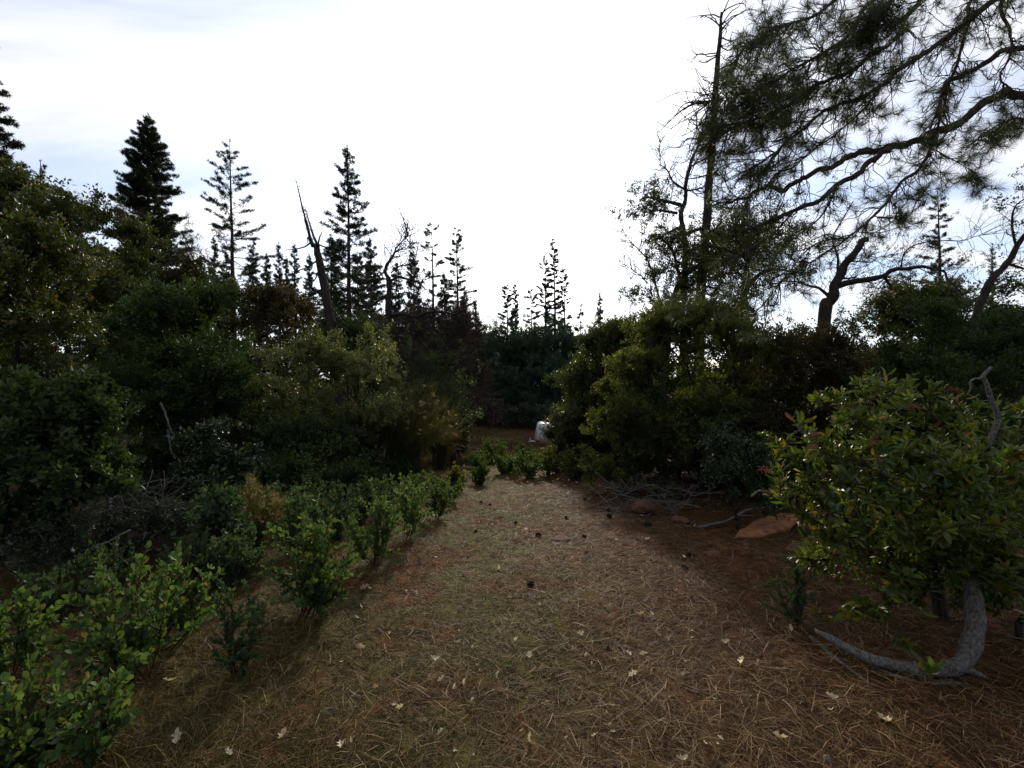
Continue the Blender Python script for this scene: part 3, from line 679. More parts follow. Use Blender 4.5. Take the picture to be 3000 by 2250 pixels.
# leaning snag
def snag():
    D = 15.5
    root = thing('dead_snag', 'leaning dead snag with two bare spiked tips left of the tall slim pine', 'dead tree', PX(990, D))
    A = smoothline([PT(1000, 1250, D), PT(985, 1040, D), PT(962, 900, D), PT(936, 770, D), PT(925, 715, D)], 26, .012); A[0, 2] = float(gz(A[0, 0], D)) - .1
    g = Geo(); addtube(g, A, np.interp(np.linspace(0, 1, 26), [0, .5, .85, 1], [.16, .14, .12, .10]) * (1 + .05 * rng.normal(size=26)), 10); part('trunk', g, M['bark'], root, smooth=True)
    g = Geo(); P = smoothline([PT(918, 722, D), PT(905, 685, D), PT(892, 630, D), PT(878, 575, D), PT(868, 528, D)], 22, .008); addtube(g, P, np.linspace(.07, .005, 22) * (1 + .1 * rng.normal(size=22)), 7); part('spike', g, M['bark'], root, smooth=True)
    g2 = Geo(); P2 = smoothline([PT(930, 720, D), PT(915, 680, D + .2), PT(903, 640, D + .2), PT(893, 605, D + .2)], 14, .006); addtube(g2, P2, np.linspace(.05, .006, 14), 6); part('spike', g2, M['bark'], root, smooth=True)
    g3 = Geo()
    for (a, b_, c) in [((915, 705), (880, 728), (838, 735)), ((925, 712), (955, 722), (985, 716)), ((935, 760), (890, 790), (850, 798)), ((940, 790), (975, 790), (1010, 812)), ((960, 880), (985, 920), (1000, 960)), ((905, 690), (900, 700), (901, 712)),
                       ((945, 850), (905, 862), (870, 850)), ((936, 775), (925, 815), (905, 830)), ((928, 735), (940, 690), (945, 680)), ((975, 960), (1000, 935), (1012, 925)), ((968, 930), (1000, 960), (1030, 975))]:
        addtube(g3, smoothline([PT(*a, D), PT(*b_, D - .3), PT(*c, D - .4)], 9, .02), np.linspace(.035, .008, 9), 5)
    for P_ in (P, P2, A):
        for q in range(22):
            i_ = rng.integers(2, len(P_) - 1); e = nrm(rng.normal(size=3) * [1, 1, .3] + [0, 0, .2]); l = rng.uniform(.08, .3)
            addtube(g3, np.array([P_[i_], P_[i_] + e * l * .5, P_[i_] + e * l + [0, 0, .03]]), np.array([.012, .009, .003]), 3)
    part('branch_stubs', g3, M['bark'], root, kind='stuff')
snag()

# pale olive shrub (the big one left of the path), broom and oak sapling
bush('olive_shrub', 'large pale olive shrub with small glinting leaves left of the path', 'shrub', 965, 11.0, 530, 945, M['olive'], M['bark'], ncl=460, nlf=70, size=.048, asp=.5, cr=.28, rt=.005, limb_thr=.025, low=.08, lobes=24, depth=3.4, lo=.35, rel=.36)
bush('olive_shrub', 'upright olive sprig shrub behind the large pale olive shrub', 'shrub', 1135, 12.5, 110, 930, M['olive'], M['bark'], ncl=60, nlf=45, size=.05, cr=.28, rt=.006, low=.3, lobes=6)
def broom(label, px, D, wpx, top, n, base_px, seeds=True, group=None, mat=None, name='broom_shrub', seedsz=.035, cat='shrub', sden=1.0):
    b = PX(base_px, D); h = (EYE - (top - 1125) / F * D) - b[2]; w = wpx / F * D; cx_ = (px - 1500) / F * D - b[0]
    root = thing(name, label, cat, b, group); g = Geo(); gs = Geo(); gl = Geo(); C = []; Dd = []; sc = []
    for q in range(n):
        a = rng.uniform(0, 6.28); rr = math.sqrt(rng.random()) * w / 2
        e = b + [cx_ + math.cos(a) * rr, math.sin(a) * rr * .8, h * rng.uniform(.65, 1.0) * math.sqrt(max(.1, 1 - (rr / (w * .62)) ** 2))]
        s0 = b + [rng.normal() * .06 * w, rng.normal() * .06 * w, -.02]
        P = smoothline([s0, s0 * .55 + e * .45 + [0, 0, h * .10], e], 9, .02 * h); addtube(g, P, np.linspace(.007 * D / 8, .0015 * D / 8, 9), 3, False)
        for s in range(7):
            u = rng.integers(3, 9); C.append(P[u]); Dd.append(nrm(P[u] - P[u - 1]) + [0, 0, .1])
        if seeds and rng.random() < sden: sc.append(e)
    part('stems', g, mat or M['broom'], root, kind='stuff')
    gl = Geo(); blades(gl, np.array(C), np.array(Dd), 7, .16 * h, .004 * D / 5, .35); part('foliage', gl, M['broom'], root, kind='stuff')
    if sc:
        sc = np.array(sc); blades(gs, sc, np.tile([0, 0, 1.0], (len(sc), 1)), 14, seedsz, seedsz * .35, 1.0); part('seed_heads', gs, M['seed'], root, kind='stuff')
    return root
broom('arching broom shrub with pale seed heads beside the path, right of the olive shrub', 1215, 12.0, 260, 1120, 150, 1180, seedsz=.08, sden=.5)
broom('brownish low broom shrub at the path edge under the oak sapling', 1290, 14.5, 120, 1205, 80, 1290, seedsz=.08, sden=.3)
limbed('oak_sapling', 'leaning dark stemmed oak sapling between the broom and the meadow', 'tree', 15.5, [
    ([(1335, 1345), (1322, 1300), (1300, 1262), (1278, 1215), (1268, 1150)], .13, .06, 0),
    ([(1318, 1290), (1326, 1240), (1322, 1180), (1310, 1120)], .06, .02, .4),
    ([(1290, 1240), (1255, 1200), (1235, 1130)], .05, .02, .3), ([(1270, 1160), (1260, 1100), (1270, 1050)], .05, .02, .3)], M['bark'], twig_n=16, twig_L=1.1, tw_r=.012, leaf=(M['dark'], 26, .28, .06, .5, .8))
bush('oak_bush', 'rounded green oak bush at the meadow edge right of the leaning sapling', 'bush', 1338, 17, 75, 1190, M['oakyel'], M['bark'], ncl=70, nlf=70, size=.06, cr=.26, low=.2, lobes=7)
bush('oak_bush', 'dim green oak bush behind the leaning sapling', 'bush', 1290, 19, 130, 1080, M['dark'], M['bark'], ncl=110, nlf=70, size=.08, cr=.4, low=.2, lobes=8)

# lower left: dark bushes, glossy bush, dead brush, seed-head plant
bush('oak_bush', 'dark green leafy bush at the left edge below the yellow green oak bush', 'bush', 60, 4.5, 560, 1130, M['dark'], M['bark'], ncl=210, nlf=75, size=.05, asp=.6, cr=.2, rt=.004, low=.3, lobes=14, depth=1.5, lo=.5)
bush('glossy_bush', 'dark bush with glinting glossy leaves right of the dead brush', 'bush', 615, 6.3, 260, 1225, M['glossy'], M['bark'], ncl=110, nlf=36, size=.06, asp=.5, cr=.2, rt=.004, low=.25, lobes=10)
bush('sage_bush', 'low grey green sage in front of the dead brush', 'bush', 200, 4.4, 470, 1500, M['sage'], M['greydim'], ncl=120, nlf=45, size=.03, asp=.4, cr=.13, rt=.003, low=.2, lobes=12, depth=1.0)
bush('sage_bush', 'low dark sage right of the dead brush, left of the blue green bush', 'bush', 470, 4.9, 320, 1480, M['sage'], M['greydim'], ncl=100, nlf=45, size=.032, asp=.4, cr=.13, rt=.003, low=.2, lobes=10, depth=1.0)
bush('manzanita_bush', 'blue green manzanita in the shade behind the seedlings', 'shrub', 640, 4.55, 190, 1450, M['manzblue'], M['manzbark'], ncl=90, nlf=30, size=.045, asp=.6, cr=.13, rt=.004, low=.25, lobes=9)
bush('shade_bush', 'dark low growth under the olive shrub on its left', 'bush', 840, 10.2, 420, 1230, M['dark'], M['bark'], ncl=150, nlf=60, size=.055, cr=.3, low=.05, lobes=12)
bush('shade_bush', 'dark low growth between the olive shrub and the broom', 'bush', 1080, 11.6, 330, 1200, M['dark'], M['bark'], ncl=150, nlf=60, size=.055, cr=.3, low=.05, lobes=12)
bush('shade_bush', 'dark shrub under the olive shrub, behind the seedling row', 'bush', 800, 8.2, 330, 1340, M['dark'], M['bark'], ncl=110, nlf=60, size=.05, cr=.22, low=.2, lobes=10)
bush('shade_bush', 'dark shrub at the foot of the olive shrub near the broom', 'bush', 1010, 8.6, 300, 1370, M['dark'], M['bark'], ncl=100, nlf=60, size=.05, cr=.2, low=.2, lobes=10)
broom('upright herb with a flat top of tan dried flower heads on the left', 750, 5.0, 165, 1395, 95, 750, seedsz=.035, name='dry_flower_herb', cat='herb')

def brush(name, label, px, D, wpx, hpx, n, mat, r=.012, L=1.2, seed_dir=None):
    b = PX(px, D); root = thing(name, label, 'dead brush', b); w = wpx / F * D; h = hpx / F * D
    for q in range(n):
        p = b + [rng.uniform(-.5, .5) * w, rng.uniform(-.4, .4) * w * .6, rng.uniform(.02, h * .7)]
        d = nrm(rng.normal(size=3) * [1, .6, .35] + [0, 0, .12]); l = L * rng.uniform(.4, 1.1)
        P = smoothline([p - d * l * .5, p + rng.normal(size=3) * .07 * l, p + d * l * .5 + rng.normal(size=3) * .1], 10, l * .015)
        P[:, 2] = np.maximum(P[:, 2], gz(P[:, 0], P[:, 1]) + .01)
        g = Geo(); rr = r * rng.uniform(.5, 1.5); addtube(g, P, np.linspace(rr, rr * .3, 10), 5)
        for s in range(3):
            u = rng.integers(3, 9); e = nrm(nrm(P[u] - P[u - 1]) + .8 * rng.normal(size=3)); l2 = l * rng.uniform(.15, .4)
            Q_ = smoothline([P[u], P[u] + e * l2 * .5, P[u] + e * l2 + rng.normal(size=3) * .05], 6)
            Q_[:, 2] = np.maximum(Q_[:, 2], gz(Q_[:, 0], Q_[:, 1]) + .005); addtube(g, Q_, np.linspace(rr * .5, rr * .15, 6), 4)
        part('dead_branch', g, mat, root, smooth=True)
    return root
brush('brush_pile', 'tangle of grey dead branches in the dark hollow on the left', 400, 5.6, 330, 190, 46, M['greydim'], .011, 1.1)
limbed('dead_shrub', 'upright bleached dead branches in front of the brush tangle', 'dead shrub', 5.0, [
    ([(318, 1600), (316, 1480), (320, 1420), (338, 1385), (345, 1365)], .018, .012, 0), ([(318, 1480), (300, 1430), (280, 1408), (300, 1385), (330, 1375)], .010, .004, .1),
    ([(345, 1365), (325, 1340), (318, 1330)], .008, .003, -.1), ([(316, 1478), (360, 1470), (400, 1455), (450, 1440)], .012, .004, .2), ([(370, 1420), (362, 1370), (358, 1320), (355, 1295)], .012, .006, .1),
    ([(340, 1390), (380, 1420), (345, 1440)], .009, .004, .1)], M['grey'], twig_n=3, twig_L=.25, tw_r=.004)
for k, (pts, D, lab) in enumerate([([(470, 1180), (500, 1250), (530, 1320)], 8, 'dim dead stick leaning in the black hollow'), ([(490, 1260), (500, 1300), (505, 1340)], 8, 'short dead stick standing in the black hollow'), ([(20, 1650), (200, 1625), (380, 1560)], 4.3, 'long thin dead branch lying across the low sage on the left')]):
    g = Geo(); P = smoothline([PT(*p, D) for p in pts], 12, .01)
    P[:, 2] = np.maximum(P[:, 2], gz(P[:, 0], P[:, 1]) + .02); addtube(g, P, np.linspace(.02, .008, 12), 6)
    o = link('dead_stick', g.mesh('dead_stick', smooth=True), M['greydim']); tag(o, lab, 'stick')

# ================================================================== RIGHT MID DISTANCE
bush('oak_tree', 'grey green rounded oak at the right of the path, before the meadow', 'tree', 1768, 15, 340, 915, M['oak'], M['bark'], ncl=480, nlf=85, size=.065, cr=.4, rt=.007, low=.08, lobes=20, rel=.4, mult=2.2)
bush('oak_bush', 'small leafed bush spilling before the white trailer', 'bush', 1655, 18.5, 120, 1200, M['oak'], M['bark'], ncl=110, nlf=70, size=.06, cr=.3, low=.15, lobes=9, rel=.45)
bush('oak_bush', 'low dark bush at the foot of the grey green oak', 'bush', 1720, 14.5, 170, 1260, M['dark'], M['bark'], ncl=100, nlf=70, size=.06, cr=.3, low=.15, lobes=8)
bush('manzanita_bush', 'big yellow green manzanita with dark stems showing, right of the path', 'shrub', 2050, 9.3, 640, 880, M['lime'], M['bark'], ncl=600, nlf=70, size=.045, asp=.55, cr=.26, rt=.005, limb_thr=.022, low=.16, lobes=30, depth=3.0, lo=.5, rel=.34, mult=2.6)
bush('manzanita_bush', 'lower lime green manzanita lobe at the left foot of the big one', 'shrub', 1830, 9.6, 320, 1055, M['lime'], M['bark'], ncl=220, nlf=65, size=.045, asp=.55, cr=.24, rt=.005, low=.12, lobes=12, mult=2.4)
bush('manzanita_bush', 'dark brown green manzanita thicket behind the berry shrub', 'shrub', 2400, 8.6, 560, 960, M['brownleaf'], M['bark'], ncl=360, nlf=60, size=.045, cr=.28, rt=.005, limb_thr=.022, low=.15, lobes=20, depth=2.6, mult=2.2)
bush('oak_bush', 'tall dark green bush at the right edge behind the berry shrub', 'bush', 2850, 7.2, 640, 900, M['dark'], M['bark'], ncl=300, nlf=80, size=.05, cr=.28, rt=.005, limb_thr=.03, low=.3, lobes=16, depth=2.2)
bush('oak_bush', 'grey green bush bank under the broken oak on the right skyline', 'bush', 2650, 14, 560, 835, M['oak'], M['bark'], ncl=420, nlf=80, size=.07, cr=.44, rt=.006, low=.1, lobes=22, depth=3.4, mult=2.6)
bush('oak_bush', 'olive bush bank at the right edge of the skyline', 'bush', 2960, 12, 330, 800, M['oakyel'], M['bark'], ncl=260, nlf=75, size=.065, cr=.42, rt=.006, low=.1, lobes=16, mult=2.4)
bush('oak_bush', 'dark bush on the skyline right of the tall dead pine trunk', 'bush', 2290, 13, 330, 935, M['dark'], M['bark'], ncl=170, nlf=70, size=.07, cr=.4, rt=.006, low=.2, lobes=11)
bush('leafy_shrub', 'small leaved shrub with pale glints in front of the dark thicket', 'shrub', 2160, 6.6, 250, 1265, M['glossy'], M['bark'], ncl=120, nlf=40, size=.035, asp=.5, cr=.17, rt=.003, low=.2, lobes=11)
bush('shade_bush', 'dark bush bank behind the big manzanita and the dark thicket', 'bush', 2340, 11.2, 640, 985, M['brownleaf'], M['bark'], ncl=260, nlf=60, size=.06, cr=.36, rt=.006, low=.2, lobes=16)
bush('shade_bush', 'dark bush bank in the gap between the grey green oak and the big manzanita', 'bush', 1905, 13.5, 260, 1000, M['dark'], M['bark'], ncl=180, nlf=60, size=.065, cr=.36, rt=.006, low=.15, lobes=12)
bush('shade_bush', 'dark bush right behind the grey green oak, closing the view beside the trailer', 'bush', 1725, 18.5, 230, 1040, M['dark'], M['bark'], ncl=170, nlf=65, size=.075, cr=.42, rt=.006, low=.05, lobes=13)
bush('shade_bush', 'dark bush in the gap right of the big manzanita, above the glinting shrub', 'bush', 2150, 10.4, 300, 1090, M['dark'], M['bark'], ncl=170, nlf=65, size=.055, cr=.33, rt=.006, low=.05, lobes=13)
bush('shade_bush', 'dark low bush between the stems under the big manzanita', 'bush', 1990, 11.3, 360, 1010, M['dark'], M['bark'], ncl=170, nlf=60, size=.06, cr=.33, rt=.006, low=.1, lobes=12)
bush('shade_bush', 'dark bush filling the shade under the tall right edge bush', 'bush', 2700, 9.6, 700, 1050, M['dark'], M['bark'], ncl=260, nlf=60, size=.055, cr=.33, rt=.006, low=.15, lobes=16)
brush('brush_pile', 'heap of thin grey dead twigs under the big manzanita', 1920, 7.8, 330, 105, 60, M['greydim'], .0055, .95)
brush('brush_pile', 'dim brown dead branches under the grey green oak and manzanita', 1830, 10, 240, 100, 24, M['twig'], .008, 1.0)

conifer('pine_tree', 'narrow pine on the right skyline behind the bush bank', 2748, 560, 29, 90, M['conifer'], cb=.3, dens=.9, tuft=.32, bw=.05, nb=9, gap=.12, pexp=.8)
conifer('pine_tree', 'tiny pine top on the right skyline, right of the narrow pine', 2905, 715, 33, 45, M['conifer'], cb=.3, dens=.7, tuft=.36, bw=.05, nb=8, gap=.2)
conifer('pine_tree', 'short pine left of the narrow pine on the right skyline', 2665, 770, 27, 60, M['conifer'], cb=.3, dens=.7, tuft=.32, bw=.05, nb=8, gap=.2, pexp=.5)

# tall dead topped pine with curled branches
def dead_pine():
    D = 14.5
    root = thing('dead_pine', 'tall dead pine trunk with curled bare branches right of centre', 'dead tree', PX(2048, D))
    tr = smoothline([PT(2046, 1250, D), PT(2052, 900, D), PT(2066, 700, D), PT(2082, 480, D), PT(2098, 240, D), PT(2110, 100, D), PT(2113, 36, D)], 50, .008)
    tr[0, 2] = float(gz(tr[0, 0], D)) - .1
    g = Geo(); addtube(g, tr, np.interp(np.linspace(0, 1, 50), [0, .3, .6, .9, 1], [.17, .145, .10, .045, .025]) * (1 + .03 * rng.normal(size=50)), 10); part('trunk', g, M['bark'], root, smooth=True)
    gb = Geo(); zs = tr[:, 2]; nl = 0
    ztop, zlo = zs[-1], PT(0, 900, D)[2]
    spec = []
    for q in range(54):
        f = rng.uniform(0, 1) ** .85; z = zlo + (ztop - zlo) * f; az = rng.choice([0, math.pi]) + rng.normal() * .9
        spec.append((z, az, (1.25 - .6 * f) * rng.uniform(.6, 1.35)))
    for s in range(6): spec.append((ztop - .05 - .1 * s, s * 2.4, rng.uniform(.7, 1.2)))
    for (z, az, L) in spec:
        p0 = np.array([np.interp(z, zs, tr[:, c]) for c in range(3)])
        h = np.array([math.cos(az), math.sin(az) * .8, 0]); f = (z - zlo) / (ztop - zlo)
        dn = rng.uniform(-.35, .1) if f < .93 else .5
        p1 = p0 + h * L * .4 + [0, 0, dn * L * .5]; p2 = p0 + h * L * .75 + [0, 0, (dn * .4 + .12) * L]; p3 = p0 + h * L * .95 + rng.normal(size=3) * .2 * L + [0, 0, .28 * L]
        P = smoothline([p0, p1, p2, p3], 13, .012); r0 = .016 + .014 * L * (1 - .5 * f)
        gl = Geo(); addtube(gl, P, np.linspace(r0, .006, 13), 5)
        for s in range(5):
            u = rng.integers(4, 13); e = nrm(nrm(P[u] - P[u - 1]) + .9 * rng.normal(size=3)); l = L * rng.uniform(.25, .7)
            c_ = P[u] + e * l * .5 + [0, 0, -.12 * l]; Q_ = smoothline([P[u], c_, P[u] + e * l + rng.normal(size=3) * .15 * l + [0, 0, .12 * l]], 8, .006); addtube(gl, Q_, np.linspace(.007, .002, 8), 3)
            if rng.random() < .6:
                w_ = Q_[5]; e2 = nrm(e + rng.normal(size=3)); addtube(gl, smoothline([w_, w_ + e2 * l * .2, w_ + e2 * l * .4 + [0, 0, .05]], 5), np.linspace(.004, .0015, 5), 3)
        part('branch', gl, M['bark'], root, smooth=True)
dead_pine()

# crooked live oaks in front of the dead pine
oakleaf = (M['oak'], 48, .22, .055, .5, .8)
limbed('live_oak', 'live oak with a thick leaning dark trunk left of the dead pine', 'tree', 13.2, [
    ([(1935, 1150), (1950, 1000), (1962, 910), (1985, 850), (1998, 815), (2002, 800)], .15, .10, 0),
    ([(1998, 812), (2020, 795), (2050, 775), (2080, 750), (2110, 735)], .10, .03, .6), ([(1998, 815), (1985, 790), (1975, 745), (1955, 715), (1930, 690)], .06, .02, -.4),
    ([(1938, 900), (1925, 850), (1912, 800), (1895, 760), (1870, 730), (1845, 705), (1822, 670)], .035, .008, .3), ([(1990, 830), (2030, 850), (2070, 840), (2120, 850)], .05, .02, -.5),
    ([(1895, 830), (1880, 810), (1850, 790), (1810, 760)], .02, .006, .2), ([(1950, 905), (1910, 880), (1880, 860)], .03, .01, .1)], M['bark'], twig_n=22, twig_L=1.0, tw_r=.011, leaf=oakleaf, leaf_where=lambda x, y: (y > 690) & ((x > 1900) | (y > 850)))
limbed('live_oak', 'slender crooked live oak twisting up beside the dead pine trunk', 'tree', 13.8, [
    ([(2000, 1000), (2005, 850), (2008, 720), (1995, 630), (2010, 580), (2008, 540), (2022, 480), (2038, 440), (2058, 410)], .10, .03, 0),
    ([(2008, 555), (1975, 535), (1955, 500), (1930, 480)], .05, .012, .3), ([(1995, 600), (1960, 592), (1930, 585), (1900, 578), (1872, 585)], .06, .015, -.3), ([(1985, 625), (1945, 618), (1915, 615), (1905, 630)], .045, .015, .2),
    ([(2010, 560), (2040, 555), (2070, 545)], .03, .015, .1), ([(2020, 490), (2055, 470), (2080, 455)], .03, .012, .2), ([(1935, 485), (1932, 440), (1935, 410)], .015, .005, .1), ([(2000, 690), (2060, 670), (2130, 690), (2200, 680)], .06, .02, .3),
    ([(2005, 660), (1960, 680), (1920, 705)], .045, .012, -.3), ([(2005, 740), (2080, 720), (2150, 740), (2220, 730)], .06, .02, -.4)], M['bark'], twig_n=17, twig_L=.95, tw_r=.010, leaf=(M['oak'], 34, .17, .05, .5, .75), leaf_where=lambda x, y: ((y > 535) & (x < 2000) & (y < 650)) | (y > 665))
limbed('live_oak', 'bushy low oak crown right of the dead pine trunk', 'tree', 15.5, [
    ([(2190, 1150), (2185, 950), (2180, 850), (2190, 760)], .16, .07, 0), ([(2185, 850), (2230, 800), (2280, 790), (2330, 800)], .08, .02, .3), ([(2185, 820), (2140, 780), (2110, 760)], .06, .02, .3), ([(2188, 770), (2220, 720), (2260, 690)], .06, .02, 0), ([(2188, 770), (2160, 710), (2150, 670)], .05, .02, 0)],
    M['bark'], twig_n=30, twig_L=1.3, tw_r=.012, leaf=(M['oak'], 44, .28, .06, .5, .85))
# broken oak with level limb
limbed('broken_oak', 'oak with a broken off thick stem and a level bare limb on the right', 'tree', 12.5, [
    ([(2395, 1100), (2415, 930), (2430, 880), (2450, 830), (2478, 775), (2510, 730), (2543, 697)], .17, .075, 0),
    ([(2450, 838), (2500, 825), (2550, 818), (2590, 806), (2620, 788), (2660, 786), (2705, 782), (2730, 790)], .085, .035, -.4), ([(2730, 790), (2765, 795), (2778, 822), (2800, 838), (2822, 862)], .035, .015, -.3),
    ([(2588, 808), (2602, 828), (2612, 850)], .045, .03, -.1), ([(2462, 815), (2490, 815), (2512, 808)], .03, .02, .2), ([(2430, 870), (2400, 845), (2350, 830), (2320, 800)], .05, .015, .4),
    ([(2476, 780), (2500, 765), (2550, 768), (2580, 752), (2640, 758)], .022, .006, .3), ([(2450, 830), (2455, 760), (2440, 700), (2470, 640), (2500, 590)], .04, .01, .4), ([(2640, 785), (2650, 740), (2690, 715), (2760, 705), (2820, 705), (2870, 690), (2960, 680)], .02, .006, -.3)],
    M['bark'], twig_n=20, twig_L=1.1, tw_r=.008, curl=.7, leaf=(M['brownleaf'], 3, .1, .04, .5, .3))
limbed('bare_oak', 'curved bare oak stems at the right edge of the view', 'tree', 8.2, [
    ([(2850, 1150), (2862, 960), (2885, 860), (2920, 800), (2955, 765), (2985, 715), (3040, 640)], .075, .035, 0), ([(2978, 725), (2966, 670), (2968, 620), (2990, 590), (3040, 570)], .022, .008, .1),
    ([(2950, 772), (2990, 785), (3040, 800)], .03, .012, .1)], M['bark'], twig_n=12, twig_L=.7, tw_r=.006, leaf=(M['oakyel'], 8, .1, .04, .5, .4))

# ================================================================== OVERHANGING PINE (trunk stands outside the right edge)
def overhang():
    b = PX(3420, 8.6)
    root = thing('pine_tree', 'large long needled pine whose boughs hang in from the upper right', 'tree', b)
    g = Geo(); tr = smoothline([b - [0, 0, .1], b + [.05, 0, 4], b + [0, .1, 9], b + [.1, 0, 14]], 24, .02); addtube(g, tr, np.linspace(.34, .16, 24), 10); part('trunk', g, M['pinebark'], root, smooth=True)
    L = [  # limb points (px), radius start/end, depth start/end, tufts density, twig length
        ([(3400, 330), (3180, 300), (3000, 280), (2940, 271), (2882, 307), (2814, 357), (2741, 389), (2678, 411), (2606, 436), (2542, 439), (2479, 468), (2398, 497), (2344, 529), (2289, 556), (2258, 540), (2226, 556), (2172, 583), (2100, 601)], .115, .02, 8.5, 6.6, .25, .55),
        ([(2606, 436), (2583, 448), (2524, 497), (2452, 547), (2384, 592), (2325, 619), (2253, 651), (2172, 674)], .065, .03, 7.3, 6.6, .30, .55),
        ([(3400, 120), (3150, 120), (3000, 136), (2940, 154), (2860, 199), (2796, 235), (2755, 280), (2745, 340)], .08, .035, 8.4, 7.4, .35, .7),
        ([(3400, -120), (3100, -60), (2913, 0), (2850, 50), (2796, 95), (2705, 158), (2633, 203), (2583, 253), (2488, 294), (2420, 325), (2316, 411), (2253, 457), (2200, 500)], .085, .012, 8.3, 6.4, 1.0, .75),
        ([(3300, -320), (2900, -120), (2660, 45), (2633, 104), (2542, 172), (2475, 217), (2389, 253), (2316, 298), (2226, 344), (2149, 371), (2085, 400)], .07, .010, 8.3, 6.3, 1.5, .75),
        ([(3200, -420), (2750, -160), (2452, 0), (2393, 41), (2316, 68), (2271, 81), (2231, 108), (2181, 145), (2149, 190)], .05, .008, 8.2, 6.4, .9, .6),
        ([(2741, 389), (2720, 450), (2690, 500), (2642, 533), (2600, 590), (2560, 633), (2488, 696), (2407, 750), (2330, 800)], .045, .010, 7.6, 6.2, 1.0, .6),
        ([(3300, -350), (3000, -120), (2845, 0), (2836, 68), (2805, 180), (2770, 270), (2741, 389)], .05, .02, 8.0, 7.5, .6, .55),
        ([(3300, -260), (3060, -80), (2935, 10), (2960, 90), (2960, 160), (2930, 220), (2950, 255), (3010, 290)], .045, .012, 8.2, 7.4, .35, .5),
        ([(3300, -400), (2850, -160), (2560, 0), (2500, 90), (2420, 150), (2330, 200), (2250, 250), (2160, 285), (2080, 300)], .055, .008, 8.0, 6.2, 1.5, .7),
        ([(3250, 430), (3100, 380), (3000, 350), (2960, 350), (2900, 380), (2870, 410)], .03, .006, 8.2, 7.2, .9, .4),
        ([(3300, -480), (2950, -250), (2700, -90), (2600, 20), (2560, 60)], .05, .02, 7.6, 6.8, 1.1, .6),
        ([(2560, 633), (2600, 640), (2660, 630), (2700, 600)], .012, .005, 6.8, 6.6, 1.8, .4),
        ([(2678, 411), (2760, 450), (2830, 490), (2860, 515)], .014, .005, 7.4, 6.9, 1.6, .35),
        ([(2583, 253), (2520, 330), (2440, 400), (2380, 440), (2300, 500), (2200, 480)], .02, .006, 7.0, 6.3, 1.1, .55),
        ([(2172, 583), (2140, 560), (2090, 470), (2040, 385)], .012, .005, 6.6, 6.3, .9, .4),
        ([(2325, 619), (2260, 690), (2180, 740), (2080, 820), (2000, 860)], .02, .006, 6.8, 6.3, .8, .45),
        ([(2452, 547), (2400, 640), (2300, 720), (2240, 800), (2170, 880)], .02, .006, 6.9, 6.2, .9, .45),
        ([(2488, 696), (2380, 720), (2280, 840), (2200, 930)], .015, .005, 6.3, 5.9, .8, .45)]
    paths = []
    tuftP = []; tuftD = []
    gt = Geo()
    for (pts, r0, r1, d0, d1, dens, tl) in L:
        P = np.array([PT(p[0], p[1], d0 + (d1 - d0) * q / (len(pts) - 1)) for q, p in enumerate(pts)])
        if P[0, 0] > 9.5 and pts[0][0] >= 3200: P[0, :2] = b[:2]
        S = smoothline(P, len(pts) * 6, r0 * .22); r0 *= .72; r1 *= .8; R = np.linspace(r0, r1, len(S)) * (1 + .06 * rng.normal(size=len(S)))
        g = Geo(); addtube(g, S, R, 9 if r0 > .05 else 6); part('limb', g, M['pinebark'], root, smooth=True)
        ln = np.linalg.norm(np.diff(S, axis=0), axis=1).sum()
        inview = (S[:, 0] / S[:, 1] * F + 1500 < 3080) & (EYE * 0 + 1125 - (S[:, 2] - EYE) / S[:, 1] * F > -60)
        idx = np.nonzero(inview)[0]
        if not len(idx): continue
        for q in range(int(ln * (5.0 + 7.4 * dens))):
            a = rng.choice(idx[1:]) if len(idx) > 1 else idx[0]; p0 = S[a]; d = nrm(S[min(a + 1, len(S) - 1)] - S[max(a - 1, 0)])
            l = tl * rng.uniform(.35, 1.25)
            sd = nrm(np.cross(d, runit(1)[0]))
            e = nrm(.9 * d + .75 * sd + [0, 0, -.25]); p1 = p0 + e * l * .45; e2 = nrm(e + .5 * rng.normal(size=3) + [0, 0, -.35]); p2 = p1 + e2 * l * .35
            e3 = nrm(e2 + .5 * rng.normal(size=3) + [-.1, 0, .55]); p3 = p2 + e3 * l * .3
            T_ = smoothline([p0, p1, p2, p3], 10, .008); addtube(gt, T_, np.linspace(.008, .004, 10), 4, False)
            if rng.random() < .35 + .45 * dens:
                tuftP.append(p3); tuftD.append(e3)
                if rng.random() < .45 * dens: tuftP.append(T_[7]); tuftD.append(e3)
            if rng.random() < .6:
                u = rng.integers(3, 8); f = nrm(nrm(T_[u] - T_[u - 1]) + .9 * rng.normal(size=3)); l2 = l * rng.uniform(.3, .6)
                Q_ = smoothline([T_[u], T_[u] + f * l2 * .5 + [0, 0, -.1 * l2], T_[u] + f * l2 + [0, 0, .1 * l2]], 7, .006); addtube(gt, Q_, np.linspace(.006, .0035, 7), 3, False)
                if rng.random() < .25 + .5 * dens: tuftP.append(Q_[-1]); tuftD.append(nrm(Q_[-1] - Q_[-2]))
    part('twigs', gt, M['pinebark'], root, kind='stuff')
    # needle tufts
    protos = []
    for v in range(7):
        g = Geo(); n = 62
        d = nrm(np.array([1.0, 0, .1]) * .55 + rng.normal(size=(n, 3)) * .75); s = nrm(np.cross(d, runit(n)))
        base = np.stack([rng.uniform(-.05, .02, n), rng.normal(size=n) * .004, rng.normal(size=n) * .004], 1); l = .165 * rng.uniform(.75, 1.15, (n, 1)); mid = base + d * l * .55; tip = base + d * l + np.array([0, 0, -.06]) * rng.random((n, 1))
        w = .0015
        V_ = np.stack([base - s * w, base + s * w, mid + s * w, mid - s * w, tip], 1).reshape(-1, 3); o_ = np.arange(n)[:, None] * 5
